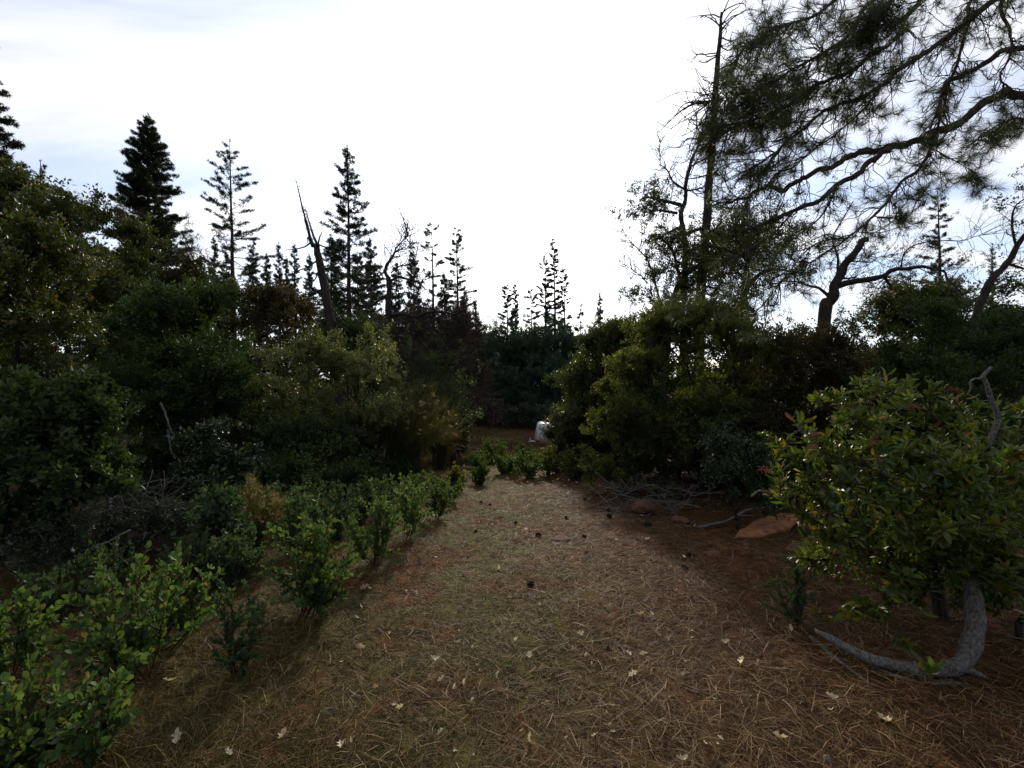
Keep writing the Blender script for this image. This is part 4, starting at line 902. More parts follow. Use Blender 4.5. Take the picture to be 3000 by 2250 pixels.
        g.add(V_, (o_ + [3, 2, 4]).reshape(-1, 3), (o_ + [0, 1, 2, 3]).reshape(-1, 4)); protos.append(g)
    mes = [p.mesh('needle_tuft') for p in protos]
    tp = np.array(tuftP); td = nrm(np.array(tuftD))
    vx = tp[:, 0] / tp[:, 1] * F + 1500; vy = 1125 - (tp[:, 2] - EYE) / tp[:, 1] * F
    vis = (vx > 1900) & (vx < 3050) & (vy > -40) & (vy < 1100) & ((vx > 2190 - .35 * np.clip(vy, 0, 400)) | (vy > 560)) & (rng.random(len(vx)) < np.where((vy < 260) & (vx > 2300), .6, 1.0))
    tp, td = tp[vis], td[vis]; order = np.argsort(np.linalg.norm(tp, axis=1)); gm = Geo()
    loc = np.array(root.location)
    for c, ii in enumerate(order):
        x = td[ii]; y = nrm(np.cross(runit(1)[0], x)); z = np.cross(x, y); sc = rng.uniform(.8, 1.2)
        Rm = np.stack([x, y, z], 1) * sc; v = c % 7
        if c < 300:
            o = bpy.data.objects.new('needle_tuft', mes[v])
            if not len(mes[v].materials): mes[v].materials.append(M['needle'])
            o.parent = root; o.matrix_local = Matrix([[*Rm[0], tp[ii][0] - loc[0]], [*Rm[1], tp[ii][1] - loc[1]], [*Rm[2], tp[ii][2] - loc[2]], [0, 0, 0, 1]]); COL.objects.link(o)
        else:
            pv = protos[v]; gm.add(np.concatenate(pv.V) @ Rm.T + tp[ii], np.concatenate(pv.T), np.concatenate(pv.Q))
    if gm.V: part('needles', gm, M['needle'], root, kind='stuff')
    print('TUFTS', len(tp))
overhang()

# ================================================================== FOREGROUND MANZANITA SEEDLINGS
OV = T_oval(.62)
def leaf_parts(root, C, Dr, N, L, tmpl, mat, nmax, name='leaf'):
    """the nearest nmax leaves are parts, the rest one part"""
    d = np.linalg.norm(C - np.array([0, 0, EYE]), axis=1); order = np.argsort(d)
    me = root.get('_') ; g0 = Geo(); g0.add(*tmpl); me = g0.mesh(name, smooth=True); me.materials.append(mat)
    x = nrm(Dr); y = nrm(np.cross(N, x)); z = np.cross(x, y); loc = np.array(root.location)
    for ii in order[:nmax]:
        o = bpy.data.objects.new(name, me); o.parent = root; l = L[ii]; p = C[ii] - loc
        o.matrix_local = Matrix([[x[ii, r] * l, y[ii, r] * l, z[ii, r] * l, p[r]] for r in range(3)] + [[0, 0, 0, 1]]); COL.objects.link(o)
    rest = order[nmax:]
    if len(rest):
        g = Geo(); leaves(g, C[rest], Dr[rest], N[rest], L[rest], tmpl); part('leaves', g, mat, root, smooth=True, kind='stuff')

def seedling(label, base, wpx, top, mat, nst=7, lpx=14, size=.05, nmax=0, group='manzanita seedlings along the path', tmpl=None, dens=1.15, bark=None, name='manzanita_seedling', bare=.3, off=0.0, cat='shrub', side=5):
    b = G(*base) if not isinstance(base, np.ndarray) else base
    D = b[1]; h = (EYE - (top - 1125) / F * D) - b[2]; w = wpx / F * D; cxo = off / F * D
    root = thing(name, label, cat, b, group); C = []; Dr = []; N = []; g = Geo()
    for q in range(nst):
        a = rng.uniform(0, 6.28); rr = math.sqrt((q + .5) / nst) * w * .5
        e = b + [cxo + math.cos(a) * rr, math.sin(a) * rr, h * rng.uniform(.75, 1.0) * math.sqrt(max(.2, 1 - (rr / (w * .68)) ** 2))]
        s0 = b + [rng.normal() * .07 * w, rng.normal() * .07 * w, -.03]
        stems = [(smoothline([s0, s0 * .4 + e * .6 - [0, 0, .16 * h], e], 16, .006 * h), bare, .004 + .003 * h)]
        for s in range(side):
            P = stems[0][0]; u = rng.integers(3, 13); dd = nrm(nrm(P[u] - P[u - 1]) + 1.1 * rng.normal(size=3) * [1, 1, .5] + [0, 0, .12]); l = h * rng.uniform(.2, .42)
            stems.append((smoothline([P[u], P[u] + dd * l * .5 + [0, 0, .03], P[u] + dd * l + [0, 0, .1 * l]], 10, .004), .15, .004))
        for P, br, r in stems:
            addtube(g, P, np.linspace(r, r * .35, len(P)), 5)
            ln = np.linalg.norm(np.diff(P, axis=0), axis=1).sum(); n = max(5, int(ln * (1 - br) / (size * .24) * dens))
            u = np.sort(rng.uniform(br, 1, n)); u[-3:] = 1
            pos = np.stack([np.interp(u, np.linspace(0, 1, len(P)), P[:, c]) for c in range(3)], 1)
            td = np.stack([np.interp(u, np.linspace(0, 1, len(P)), np.gradient(P[:, c])) for c in range(3)], 1); td = nrm(td)
            ph = np.arange(n) * 2.4 + rng.normal(size=n) * .4; s_ = nrm(np.cross(td, [0.3, .2, .9])); t_ = np.cross(td, s_)
            o_ = np.cos(ph)[:, None] * s_ + np.sin(ph)[:, None] * t_
            d = nrm(.75 * td + .8 * o_ + [0, 0, .25] + .2 * rng.normal(size=(n, 3)))
            C.append(pos); Dr.append(d); N.append(nrm(np.cross(d, np.cross(o_, d) + .8 * rng.normal(size=(n, 3))) + .3 * rng.normal(size=(n, 3))))
    part('stems', g, bark or M['manzbark'], root, smooth=True)
    C = np.concatenate(C); Dr = np.concatenate(Dr); N = np.concatenate(N); Ls = size * rng.uniform(.7, 1.2, len(C))
    leaf_parts(root, C, Dr, N, Ls, tmpl or OV, mat, nmax)
    return root
seedling('nearest manzanita seedling, cut by the bottom left corner', PX(60, 1.86), 250, 1900, M['manz'], 9, size=.042, nmax=300, off=-10)
seedling('manzanita seedling with pinkish leaf tips beside the bottom left corner one', PX(285, 1.98), 190, 1930, M['manz'], 6, size=.042, nmax=260)
seedling('manzanita seedling at the left edge above the corner one', PX(40, 2.65), 200, 1720, M['manz'], 7, size=.042, nmax=200, off=-20)
seedling('full round manzanita seedling with one yellow leaf, third from the corner', PX(395, 2.62), 270, 1640, M['manz'], 10, size=.042, nmax=300, off=-40)
seedling('manzanita seedling leaning right, behind the full round one', PX(520, 3.1), 190, 1580, M['manz'], 8, size=.047, nmax=260)
seedling('sparse blue green seedling on two thin forked stems', PX(700, 2.68), 140, 1705, M['manzblue'], 5, size=.028, nmax=0, bare=.35)
seedling('tall bright yellow green manzanita seedling beside the path', PX(905, 3.5), 240, 1450, M['manz'], 10, size=.047, nmax=300, bare=.25)
seedling('round manzanita seedling right of the tall bright one', PX(1100, 4.75), 150, 1425, M['manz'], 9, size=.042, nmax=160)
seedling('narrow manzanita seedling in the row, on bare stems', PX(1200, 5.9), 100, 1390, M['manz'], 7, size=.045, bare=.4, nmax=0)
seedling('small manzanita seedling in the row, nearest to the path', PX(1275, 7.0), 85, 1400, M['manz'], 7, size=.045, bare=.2)
seedling('last manzanita seedling of the row at the path edge', PX(1318, 8.6), 70, 1385, M['manz'], 6, size=.042, bare=.15)
for k, (px, D, w, top, mt, lab) in enumerate([(980, 5.6, 130, 1400, 'manzblue', 'blue green manzanita behind the tall bright seedling'), (870, 5.2, 120, 1420, 'manzblue', 'dim manzanita left behind the tall bright seedling'), (1140, 7.2, 130, 1385, 'manzblue', 'dim manzanita behind the round seedling'), (1235, 8.4, 110, 1370, 'manz', 'green manzanita under the broom shrub'), (1060, 6.6, 120, 1395, 'manzblue', 'dim manzanita between the tall bright and the narrow seedling'), (1345, 10, 55, 1365, 'lime', 'yellow green sprig at the end of the seedling row'),
     (1400, 15.5, 84, 1318, 'manz', 'dark green small shrub at the crest, leftmost'), (1452, 17.5, 92, 1280, 'manz', 'spiky green shrub at the crest of the path'), (1478, 14.0, 62, 1326, 'manz', 'small green shrub at the crest, in the middle'), (1514, 14.5, 44, 1324, 'manz', 'tiny green shrub at the crest, right of the middle one'), (1552, 13.2, 100, 1312, 'manz', 'wider green shrub at the crest before the trailer'), (1535, 18, 70, 1296, 'manz', 'green shrub behind the smaller ones at the crest'), (1405, 12.2, 50, 1352, 'manz', 'tiny green shrub on the path before the crest'), (1610, 14.0, 80, 1300, 'oak', 'dark shrub at the right end of the crest'), (1690, 12.5, 130, 1300, 'oak', 'dark shrub on the right path edge under the grey green oak')]):
    seedling(lab, PX(px, D), w, top, M[mt], 12 if D > 10 else 8, size=.05 if D < 10 else .07, bare=.03, dens=.9 if D < 10 else .9, side=6, group='small shrubs along the path')
for k, (px, D, w, top, mt, lab) in enumerate([(130, 3.4, 240, 1640, 'manzblue', 'dim low shrub at the left edge behind the edge seedling'), (560, 3.9, 190, 1560, 'manzblue', 'dim blue green shrub behind the seedling that leans right'), (690, 4.1, 150, 1530, 'manzblue', 'dim shrub left behind the tall bright seedling'), (300, 3.9, 210, 1590, 'manzblue', 'dim shrub behind the full round seedling'), (800, 6.0, 170, 1400, 'manzblue', 'dim shrub right of the tan flower heads'), (910, 7.0, 170, 1390, 'manzblue', 'dim shrub at the foot of the olive shrub, left part'), (720, 5.6, 120, 1450, 'manzblue', 'dim shrub under the tan flower heads')]):
    seedling(lab, PX(px, D), w, top, M[mt], 11, size=.04, bare=.08, side=6, dens=.8, group='dim shrubs behind the seedling row')
seedling('lone small seedling on the right, above the fallen grey log', PX(2335, 3.35), 120, 1615, M['manzblue'], 6, size=.026, bare=.35, off=-30, tmpl=T_oval(.45), name='tree_seedling', nmax=0)

# ================================================================== BERRY SHRUB, DEAD TRUNK, ROCKS
def toyon():
    D = 3.45; b = PX(2760, D); root = thing('berry_shrub', 'shrub with long leathery leaves and red berry clusters on the right', 'shrub', b)
    tips = [(2390, 1170, 3.5), (2460, 1160, 3.6), (2560, 1130, 3.7), (2620, 1150, 3.6), (2540, 1240, 3.3), (2680, 1215, 3.4), (2760, 1150, 3.5), (2800, 1170, 3.6), (2700, 1290, 3.2), (2420, 1300, 3.4), (2380, 1260, 3.5), (2330, 1330, 3.4), (2260, 1370, 3.3), (2300, 1410, 3.2), (2270, 1450, 3.3), (2360, 1400, 3.2), (2450, 1400, 3.1), (2550, 1380, 3.1), (2650, 1400, 3.0), (2750, 1330, 3.2), (2850, 1290, 3.4), (2920, 1250, 3.5), (2980, 1260, 3.6), (2900, 1340, 3.3), (2960, 1400, 3.3), (2350, 1490, 3.1), (2400, 1530, 3.0), (2480, 1490, 3.0), (2580, 1480, 2.95), (2680, 1500, 2.95), (2780, 1440, 3.0), (2860, 1450, 3.1), (2330, 1540, 3.1), (2440, 1580, 3.0), (2520, 1560, 2.95), (2620, 1580, 2.95), (2720, 1560, 2.95), (2800, 1540, 3.0), (2420, 1640, 3.05), (2500, 1650, 3.0), (2600, 1660, 3.0), (2560, 1720, 3.05), (2480, 1310, 3.2), (2600, 1300, 3.2), (2310, 1290, 3.6), (2840, 1220, 3.6), (2500, 1190, 3.7), (2660, 1340, 3.1), (2720, 1420, 3.0), (2400, 1450, 3.1), (2620, 1230, 3.5), (2950, 1320, 3.5), (2720, 1640, 3.0), (2660, 1700, 3.05), (2820, 1340, 2.75), (2870, 1400, 2.7), (2800, 1480, 2.65), (2870, 1520, 2.6), (2820, 1580, 2.6), (2900, 1600, 2.6), (2760, 1600, 2.65), (2930, 1480, 2.7), (2850, 1640, 2.6), (2780, 1380, 2.8), (2900, 1330, 2.8), (2740, 1500, 2.75), (2930, 1560, 2.6), (2960, 1640, 2.6), (2900, 1690, 2.6), (2800, 1660, 2.6), (2700, 1580, 2.7), (2860, 1460, 2.65), (2780, 1560, 2.6), (2840, 1540, 2.55), (2980, 1500, 2.7), (2940, 1420, 2.8), (2640, 1640, 2.8), (2450, 1700, 3.0), (2600, 1745, 3.0), (2360, 1640, 3.05), (2540, 1780, 3.0), (2690, 1760, 3.0), (2950, 1720, 2.6), (2980, 1600, 2.6)]
    T = np.array([PT(*t) for t in tips]); T = np.concatenate([T, T[rng.integers(0, len(T), 210)] + rng.normal(size=(210, 3)) * [.09, .25, .09]])
    tx_ = T[:, 0] / T[:, 1] * F + 1500; ty_ = 1125 - (T[:, 2] - EYE) / T[:, 1] * F; T = T[(tx_ > 2235) & ((tx_ > 2330) | (ty_ < 1490))]; T[:, 2] = np.maximum(T[:, 2], gz(T[:, 0], T[:, 1]) + .12)
    trunk = smoothline([b - [0, 0, .05], b + [-.05, 0, .25], b + [-.1, .02, .5]], 6)
    sk = Skel(b, T, trunk=trunk, rt=.0045, seg=.1, wob=.05, bf=.3); sk.build(root, M['bark'], limb_thr=.012)
    P, Dv = sk.P[sk.tips], nrm(sk.tipdir * .6 + [0, -.15, .35])
    C = []; Dr = []; N = []
    for p, d in zip(P, Dv):
        n = rng.integers(16, 26); u = rng.uniform(0, .15, n)[:, None]; ph = np.arange(n) * 2.4
        s_ = nrm(np.cross(d, runit(1)[0])); t_ = np.cross(d, s_); o_ = np.cos(ph)[:, None] * s_ + np.sin(ph)[:, None] * t_
        tilt = rng.uniform(.35, 1.15, (n, 1))
        dd = nrm(d * .75 + o_ * tilt + [0, 0, .2]); C.append(p - d * u); Dr.append(dd); N.append(nrm(np.cross(dd, np.cross(d, dd)) + .45 * rng.normal(size=(n, 3))))
    C = np.concatenate(C); Dr = np.concatenate(Dr); N = np.concatenate(N)
    leaf_parts(root, C, Dr, N, .074 * rng.uniform(.6, 1.2, len(C)), T_oval(.31, .2, .14), M['toyon'], 300)
    V0 = np.array([PT(*t) for t in tips]); k1 = rng.integers(0, len(V0), 260); k2 = rng.integers(0, len(V0), 260); w1 = rng.uniform(.7, 1, (260, 1)); Pq = V0[k1] * w1 + V0[k2] * (1 - w1) + rng.normal(size=(260, 3)) * [.07, .12, .07]
    qx, qy = Pq[:, 0] / Pq[:, 1] * F + 1500, 1125 - (Pq[:, 2] - EYE) / Pq[:, 1] * F
    Pq = Pq[(Pq[:, 2] > gz(Pq[:, 0], Pq[:, 1]) + .1) & ((qx > 2340) | (qy < 1470)) & (qx > 2290)]
    cloud(root, Pq, nrm(Pq - b), 24, .10, .064, .32, M['toyon'], up=.3, tmpl=T_oval(.31, .2, .14), centre=b + [0, 0, .3])
    # berry clusters
    bu = np.array([[0, 0, 1], [.85, 0, 0], [0, .85, 0], [-.85, 0, 0], [0, -.85, 0], [0, 0, -1]]); bt = np.array([[0, 1, 2], [0, 2, 3], [0, 3, 4], [0, 4, 1], [5, 2, 1], [5, 3, 2], [5, 4, 3], [5, 1, 4]])
    for (px, py, d) in [(2675, 1192, 3.42), (2790, 1140, 3.55), (2385, 1278, 3.42), (2380, 1312, 3.38), (2560, 1297, 3.25), (2240, 1376, 3.35), (2568, 1345, 3.15)]:
        g = Geo(); c = PT(px, py, d - .22)
        for q in range(46):
            g.add(bu * .006 * rng.uniform(.8, 1.2) + c + rng.normal(size=3) * [.022, .018, .012], bt)
        part('berry_cluster', g, M['berry'], root, smooth=True)
toyon()
bush('shade_bush', 'dark low growth in the shade behind the berry shrub', 'bush', 2690, 4.6, 640, 1370, M['dark'], M['bark'], ncl=230, nlf=60, size=.04, asp=.45, cr=.16, rt=.003, low=.05, lobes=16, depth=.9)
bush('shade_bush', 'dim green bush filling the right edge below the berry shrub', 'bush', 2985, 3.1, 380, 1290, M['dark'], M['bark'], ncl=120, nlf=70, size=.035, asp=.4, cr=.13, rt=.003, low=.25, lobes=10, depth=.7)

def dead_trunk():
    D = 2.85; b = G(2850, 1985); root = thing('dead_manzanita', 'weathered grey dead trunk bent in an L, lying and rising under the berry shrub', 'dead tree', b)
    d0 = b[1]
    pts = [(2385, 1845, d0 + .25), (2460, 1888, d0 + .16), (2560, 1935, d0 + .06), (2660, 1962, d0 + .02), (2740, 1966, d0), (2800, 1955, d0), (2838, 1915, d0), (2852, 1860, d0 + .02), (2855, 1800, d0 + .04), (2848, 1740, d0 + .06), (2835, 1680, d0 + .1), (2830, 1600, d0 + .25), (2840, 1500, d0 + .4), (2880, 1380, d0 + .6)]
    P = np.array([PT(*p) for p in pts]); P[:6, 2] = np.maximum(P[:6, 2], gz(P[:6, 0], P[:6, 1]) + [.02, .03, .035, .04, .045, .06])
    g = Geo(); S = smoothline(P, 60, .003); addtube(g, S, np.interp(np.linspace(0, 13, 60), [0, 1, 3, 5, 6, 7, 8, 9, 11, 13], [.010, .027, .036, .040, .047, .050, .048, .044, .032, .022]) * (1 + .035 * rng.normal(size=60) + .06 * np.sin(np.arange(60) * .9)), 14); part('bent_stem', g, M['grey'], root, smooth=True)
    Q_ = np.array([PT(2770, 1950, d0 - .02), PT(2840, 1965, d0 - .02), PT(2920, 2000, d0 - .03)]); g = Geo(); addtube(g, smoothline(Q_, 10, .002), np.linspace(.036, .006, 10), 10); part('spur', g, M['grey'], root, smooth=True)
    D2 = d0 + .75
    for pts, r0, r1 in [([(2880, 1380), (2905, 1280), (2925, 1230), (2905, 1170), (2885, 1115), (2882, 1100), (2905, 1075)], .022, .010), ([(2882, 1104), (2865, 1108), (2843, 1117), (2842, 1145), (2835, 1158)], .010, .004), ([(2840, 1157), (2870, 1173), (2885, 1175)], .005, .002),
                        ([(2840, 1500), (2640, 1420), (2520, 1350), (2435, 1315), (2390, 1290), (2348, 1265), (2340, 1240)], .03, .010), ([(2345, 1262), (2330, 1266), (2320, 1275)], .006, .003), ([(2265, 1450), (2225, 1440), (2200, 1455)], .012, .008)]:
        S = smoothline([PT(a, c, D2) for a, c in pts], 22, .003); g = Geo(); addtube(g, S, np.linspace(r0, r1, 22) * (1 + .06 * rng.normal(size=22)), 8); part('bare_limb', g, M['grey'], root, smooth=True)
    # split slabs of bark beside the lying stem
    for pts in [[(2375, 1870), (2470, 1950), (2560, 2010), (2660, 2035)], [(2560, 1960), (2680, 2000), (2830, 2010)]]:
        S = np.array([PT(a, c, 1) for a, c in pts]); S = np.array([G(a, c) for a, c in pts]) + [0, 0, .004]; S = smoothline(S, 14, .003); g = Geo(); addtube(g, S, np.linspace(.016, .008, 14), 6); part('split_slab', g, M['grey'], root, smooth=True)
dead_trunk()

def rock_mat(cs=((.04, .016, .007), (.10, .04, .016), (.16, .074, .032))):
    m, nd, lk = mat_new('red_sandstone')
    out = nd.new('ShaderNodeOutputMaterial'); pb = nd.new('ShaderNodeBsdfPrincipled'); pb.inputs['Roughness'].default_value = .9
    t = nd.new('ShaderNodeTexCoord'); n1 = nd.new('ShaderNodeTexNoise'); n1.inputs['Scale'].default_value = 9; n1.inputs['Detail'].default_value = 9; lk.new(t.outputs['Object'], n1.inputs['Vector'])
    rp = ramp(nd, [(.3, cs[0]), (.5, cs[1]), (.75, cs[2])]); lk.new(n1.outputs[0], rp.inputs[0]); lk.new(rp.outputs[0], pb.inputs['Base Color'])
    b = nd.new('ShaderNodeBump'); b.inputs['Strength'].default_value = .6; b.inputs['Distance'].default_value = .02; lk.new(n1.outputs[0], b.inputs['Height']); lk.new(b.outputs[0], pb.inputs['Normal']); lk.new(pb.outputs[0], out.inputs[0]); return m
M['rock'] = rock_mat(); M['rockdim'] = M['rock']; M['slab'] = rock_mat(((.09, .034, .012), (.24, .095, .034), (.34, .16, .065)))
M['rockgrey'] = bark_mat('grey_stone', (.07, .06, .055), (.2, .18, .16), 6, .9, 1)
def rock(label, px, py, w, h, d, mat, tilt=0.0, rot=0.0, flat=.35, group=None, p=3.2, lim0=.62):
    c = G(px, py); D = c[1]; k = D / F; n, mm = 12, 18
    th = np.linspace(0.02, np.pi - .02, n); ph = np.linspace(0, 2 * np.pi, mm, endpoint=False); A, B = np.meshgrid(th, ph, indexing='ij')
    X = np.sin(A) * np.cos(B); Y = np.sin(A) * np.sin(B); Z = np.cos(A)
    q = (np.abs(X) ** p + np.abs(Y) ** p + np.abs(Z) ** p) ** (1 / p); P = np.stack([X, Y, Z], -1) / q[..., None]
    dirs = runit(9); 
    for dv in dirs:   # knock facets off
        t = P @ dv; lim = rng.uniform(lim0, .95); ex = np.clip(t - lim, 0, None); P = P - ex[..., None] * dv * .85
    P = P + rng.normal(size=P.shape) * .018
    P = P * np.array([w * k / 2, d * k / 2, h * k / 2])
    R = np.array(Matrix.Rotation(rot, 3, 'Z') @ Matrix.Rotation(tilt, 3, 'Y')); P = P @ R.T
    V_ = P.reshape(-1, 3) + [0, 0, h * k * flat]
    i_ = np.arange(n - 1)[:, None] * mm + np.arange(mm)[None]; j_ = np.arange(n - 1)[:, None] * mm + (np.arange(mm)[None] + 1) % mm
    Q_ = np.stack([i_, i_ + mm, j_ + mm, j_], -1).reshape(-1, 4)
    V_ = np.concatenate([V_, V_[:mm].mean(0)[None], V_[-mm:].mean(0)[None]]); a = np.arange(mm); T_ = np.concatenate([np.stack([np.full(mm, n * mm), a, (a + 1) % mm], -1), np.stack([np.full(mm, n * mm + 1), (n - 1) * mm + (a + 1) % mm, (n - 1) * mm + a], -1)])
    o = link('rock', Geo().add(V_, T_, Q_).mesh('rock'), mat, loc=tuple(c)); tag(o, label, 'rock', group or 'rocks at the right of the path'); return o
rock('rounded red brown boulder under the twig heap', 1885, 1505, 66, 48, 60, M['rock'], tilt=.1)
rock('low flat red stone in front of the twig heap', 1993, 1532, 60, 20, 50, M['rock'], rot=.2)
rock('shadowed brown block below the berry shrub, half buried', 2345, 1615, 80, 36, 70, M['rock'], flat=.0)
rock('small orange stone behind the lone seedling', 2378, 1752, 52, 26, 40, M['rock'], rot=.3)
rock('buried red stone among the needles right of the path', 2085, 1628, 48, 20, 40, M['rock'], flat=.2)
rock('buried red stone at the far path edge near the shade', 1750, 1450, 40, 26, 40, M['rock'], flat=.3)
rock('pale grey stone at the path edge under the oak', 1635, 1362, 26, 18, 24, M['rockgrey'])
rock('dark stone at the path edge right of the pale grey one', 1640, 1382, 32, 16, 30, M['rockgrey'], flat=.2)
rock('flat orange stone sunk in the path among the grass', 1375, 1684, 50, 12, 30, M['rock'], flat=.1)
rock('flat red stone sunk in the right wheel rut', 1640, 1582, 60, 14, 40, M['rock'], flat=.1)
rock('rounded pale stone at the bottom edge of the path on the right', 2425, 2232, 26, 18, 24, M['rockgrey'])
rock('low red stone among the needles at the lower left of the path', 1235, 2110, 40, 14, 34, M['rock'], flat=.05)

def slab(label, corners, thick, mat):
    # a broken flat slab: outline on top in photo pixels with heights, faces chipped
    B = np.array([G(px, py) for px, py, h in corners]); B[:, 2] += [h for _, _, h in corners]
    mid = B.mean(0); n = 5; ring = []
    for k in range(len(B)):
        a, b2 = B[k], B[(k + 1) % len(B)]
        for q in range(n): ring.append(a + (b2 - a) * q / n + rng.normal(size=3) * [.008, .008, .004])
    ring = np.array(ring); m_ = len(ring); L_ = [mid + (ring - mid) * .55 + [0, 0, .004] + rng.normal(size=ring.shape) * [.006, .006, .004], mid + (ring - mid) * .93, ring + [0, 0, -.012], ring + rng.normal(size=ring.shape) * .008 - [0, 0, thick * .55], mid + (ring - mid) * .9 - [0, 0, thick]]
    V_ = np.concatenate(L_ + [mid[None] + [0, 0, .004]]); Q_ = [[r * m_ + k, (r + 1) * m_ + k, (r + 1) * m_ + (k + 1) % m_, r * m_ + (k + 1) % m_] for r in range(4) for k in range(m_)]
    T_ = [[5 * m_, k, (k + 1) % m_] for k in range(m_)]
    g = Geo().add(V_ - mid, T_, Q_); o = link('rock', g.mesh('rock'), mat, loc=tuple(mid)); tag(o, label, 'rock', 'rocks at the right of the path')
slab('flat tilted slab of orange sandstone beside the berry shrub', [(2146, 1578, .015), (2235, 1572, .02), (2318, 1560, .10), (2345, 1535, .16), (2290, 1530, .15), (2205, 1545, .10)], .10, M['slab'])

# sticks on the ground
for k, (pts, r, mt, lab) in enumerate([
    ([(2050, 1548), (2120, 1540), (2180, 1525), (2240, 1512), (2305, 1500)], .022, 'greydim', 'grey crooked branch lying along the top of the orange slab'),
    ([(1970, 1525), (2010, 1542), (2060, 1550)], .012, 'greydim', 'thin grey stick curving in front of the low flat stone'),
    ([(2015, 1480), (2030, 1450), (2095, 1432), (2060, 1415)], .012, 'grey', 'bleached hooked twig arching out of the twig heap'),
    ([(1800, 1440), (1880, 1432), (1990, 1432)], .014, 'grey', 'straight bleached stick under the twig heap'),
    ([(2145, 1640), (2150, 1610), (2190, 1608), (2225, 1612)], .006, 'greydim', 'small bent twig on the needles before the slab'),
    ([(2700, 2080), (2760, 2110), (2850, 2125)], .006, 'twig', 'thin brown twig below the lying grey trunk'),
    ([(1480, 2012), (1530, 2020), (1590, 2010)], .004, 'twig', 'fine brown twig on the middle of the path')]):
    P = np.array([G(a, c) for a, c in pts]) + [0, 0, r]
    if k == 0: P[2:, 2] += .12; P[1, 2] += .03
    if k == 2: P[1:3, 2] += [.05, .12]; P[3, 2] += .16
    g = Geo(); S = smoothline(P, 18, r * .4); addtube(g, S, np.linspace(r, r * .5, 18), 6)
    for s in range(2):
        u = rng.integers(6, 16); e = nrm(rng.normal(size=3) * [1, 1, .3] + [0, 0, .4]); addtube(g, smoothline([S[u], S[u] + e * r * 6, S[u] + e * r * 11], 5), np.linspace(r * .5, r * .2, 5), 4)
    o = link('dead_stick', g.mesh('dead_stick', smooth=True), M[mt]); tag(o, lab, 'stick')

# dry standing stalks
def stalk(label, px, py, top, n=2, lean=0, mat='twig', r=.0025, twigs=0):
    b = G(px, py); D = b[1]; h = (py - top) / F * D; root = thing('dry_stalk', label, 'stalk', b, 'dry stalks standing by the path')
    for q in range(n):
        e = b + [lean / F * D + rng.normal() * .08 * h, rng.normal() * .1 * h, h * rng.uniform(.6, 1)]; g = Geo(); P = smoothline([b + [rng.normal() * .01, 0, -.01], (b + e) / 2 + rng.normal(size=3) * .03 * h, e], 9, .004); addtube(g, P, np.linspace(r, r * .4, 9), 4)
        for s in range(twigs):
            u = rng.integers(3, 8); f = nrm(nrm(P[u] - P[u - 1]) + .5 * rng.normal(size=3)); addtube(g, smoothline([P[u], P[u] + f * h * .12, P[u] + f * h * .25], 4), np.linspace(r * .5, r * .3, 4), 3)
        part('stem', g, M[mt], root, smooth=True)
stalk('tall thin pair of stalks beside the round seedling', 1190, 1660, 1530, 2, 6)
stalk('leaning thin stalk between the sparse seedling and the corner ones', 565, 2100, 1880, 1, -8)
stalk('dark bent stalk at the left between the edge seedlings', 180, 2040, 1820, 2, -40, r=.004)
stalk('pair of dry stalks near the pine cones on the right of the path', 1834, 1540, 1490, 2, 2)
stalk('bare twiggy dry weed on the left of the path crest', 1392, 1392, 1335, 5, -8, r=.006, twigs=4)
stalk('single dry stalk on the red ground before the lone seedling', 1752, 1465, 1430, 2, 2, r=.004)

# post beyond the crest
b_ = PX(1497, 27.0); g = Geo(); addtube(g, np.array([b_ - [0, 0, .2], b_ + [.01, 0, .5], b_ + [.03, 0, .95]]), np.array([.035, .032, .03]), 8); o = link('marker_post', g.mesh('marker_post', smooth=True), M['bark']); tag(o, 'thin dark post standing in the meadow left of the white trailer', 'post')

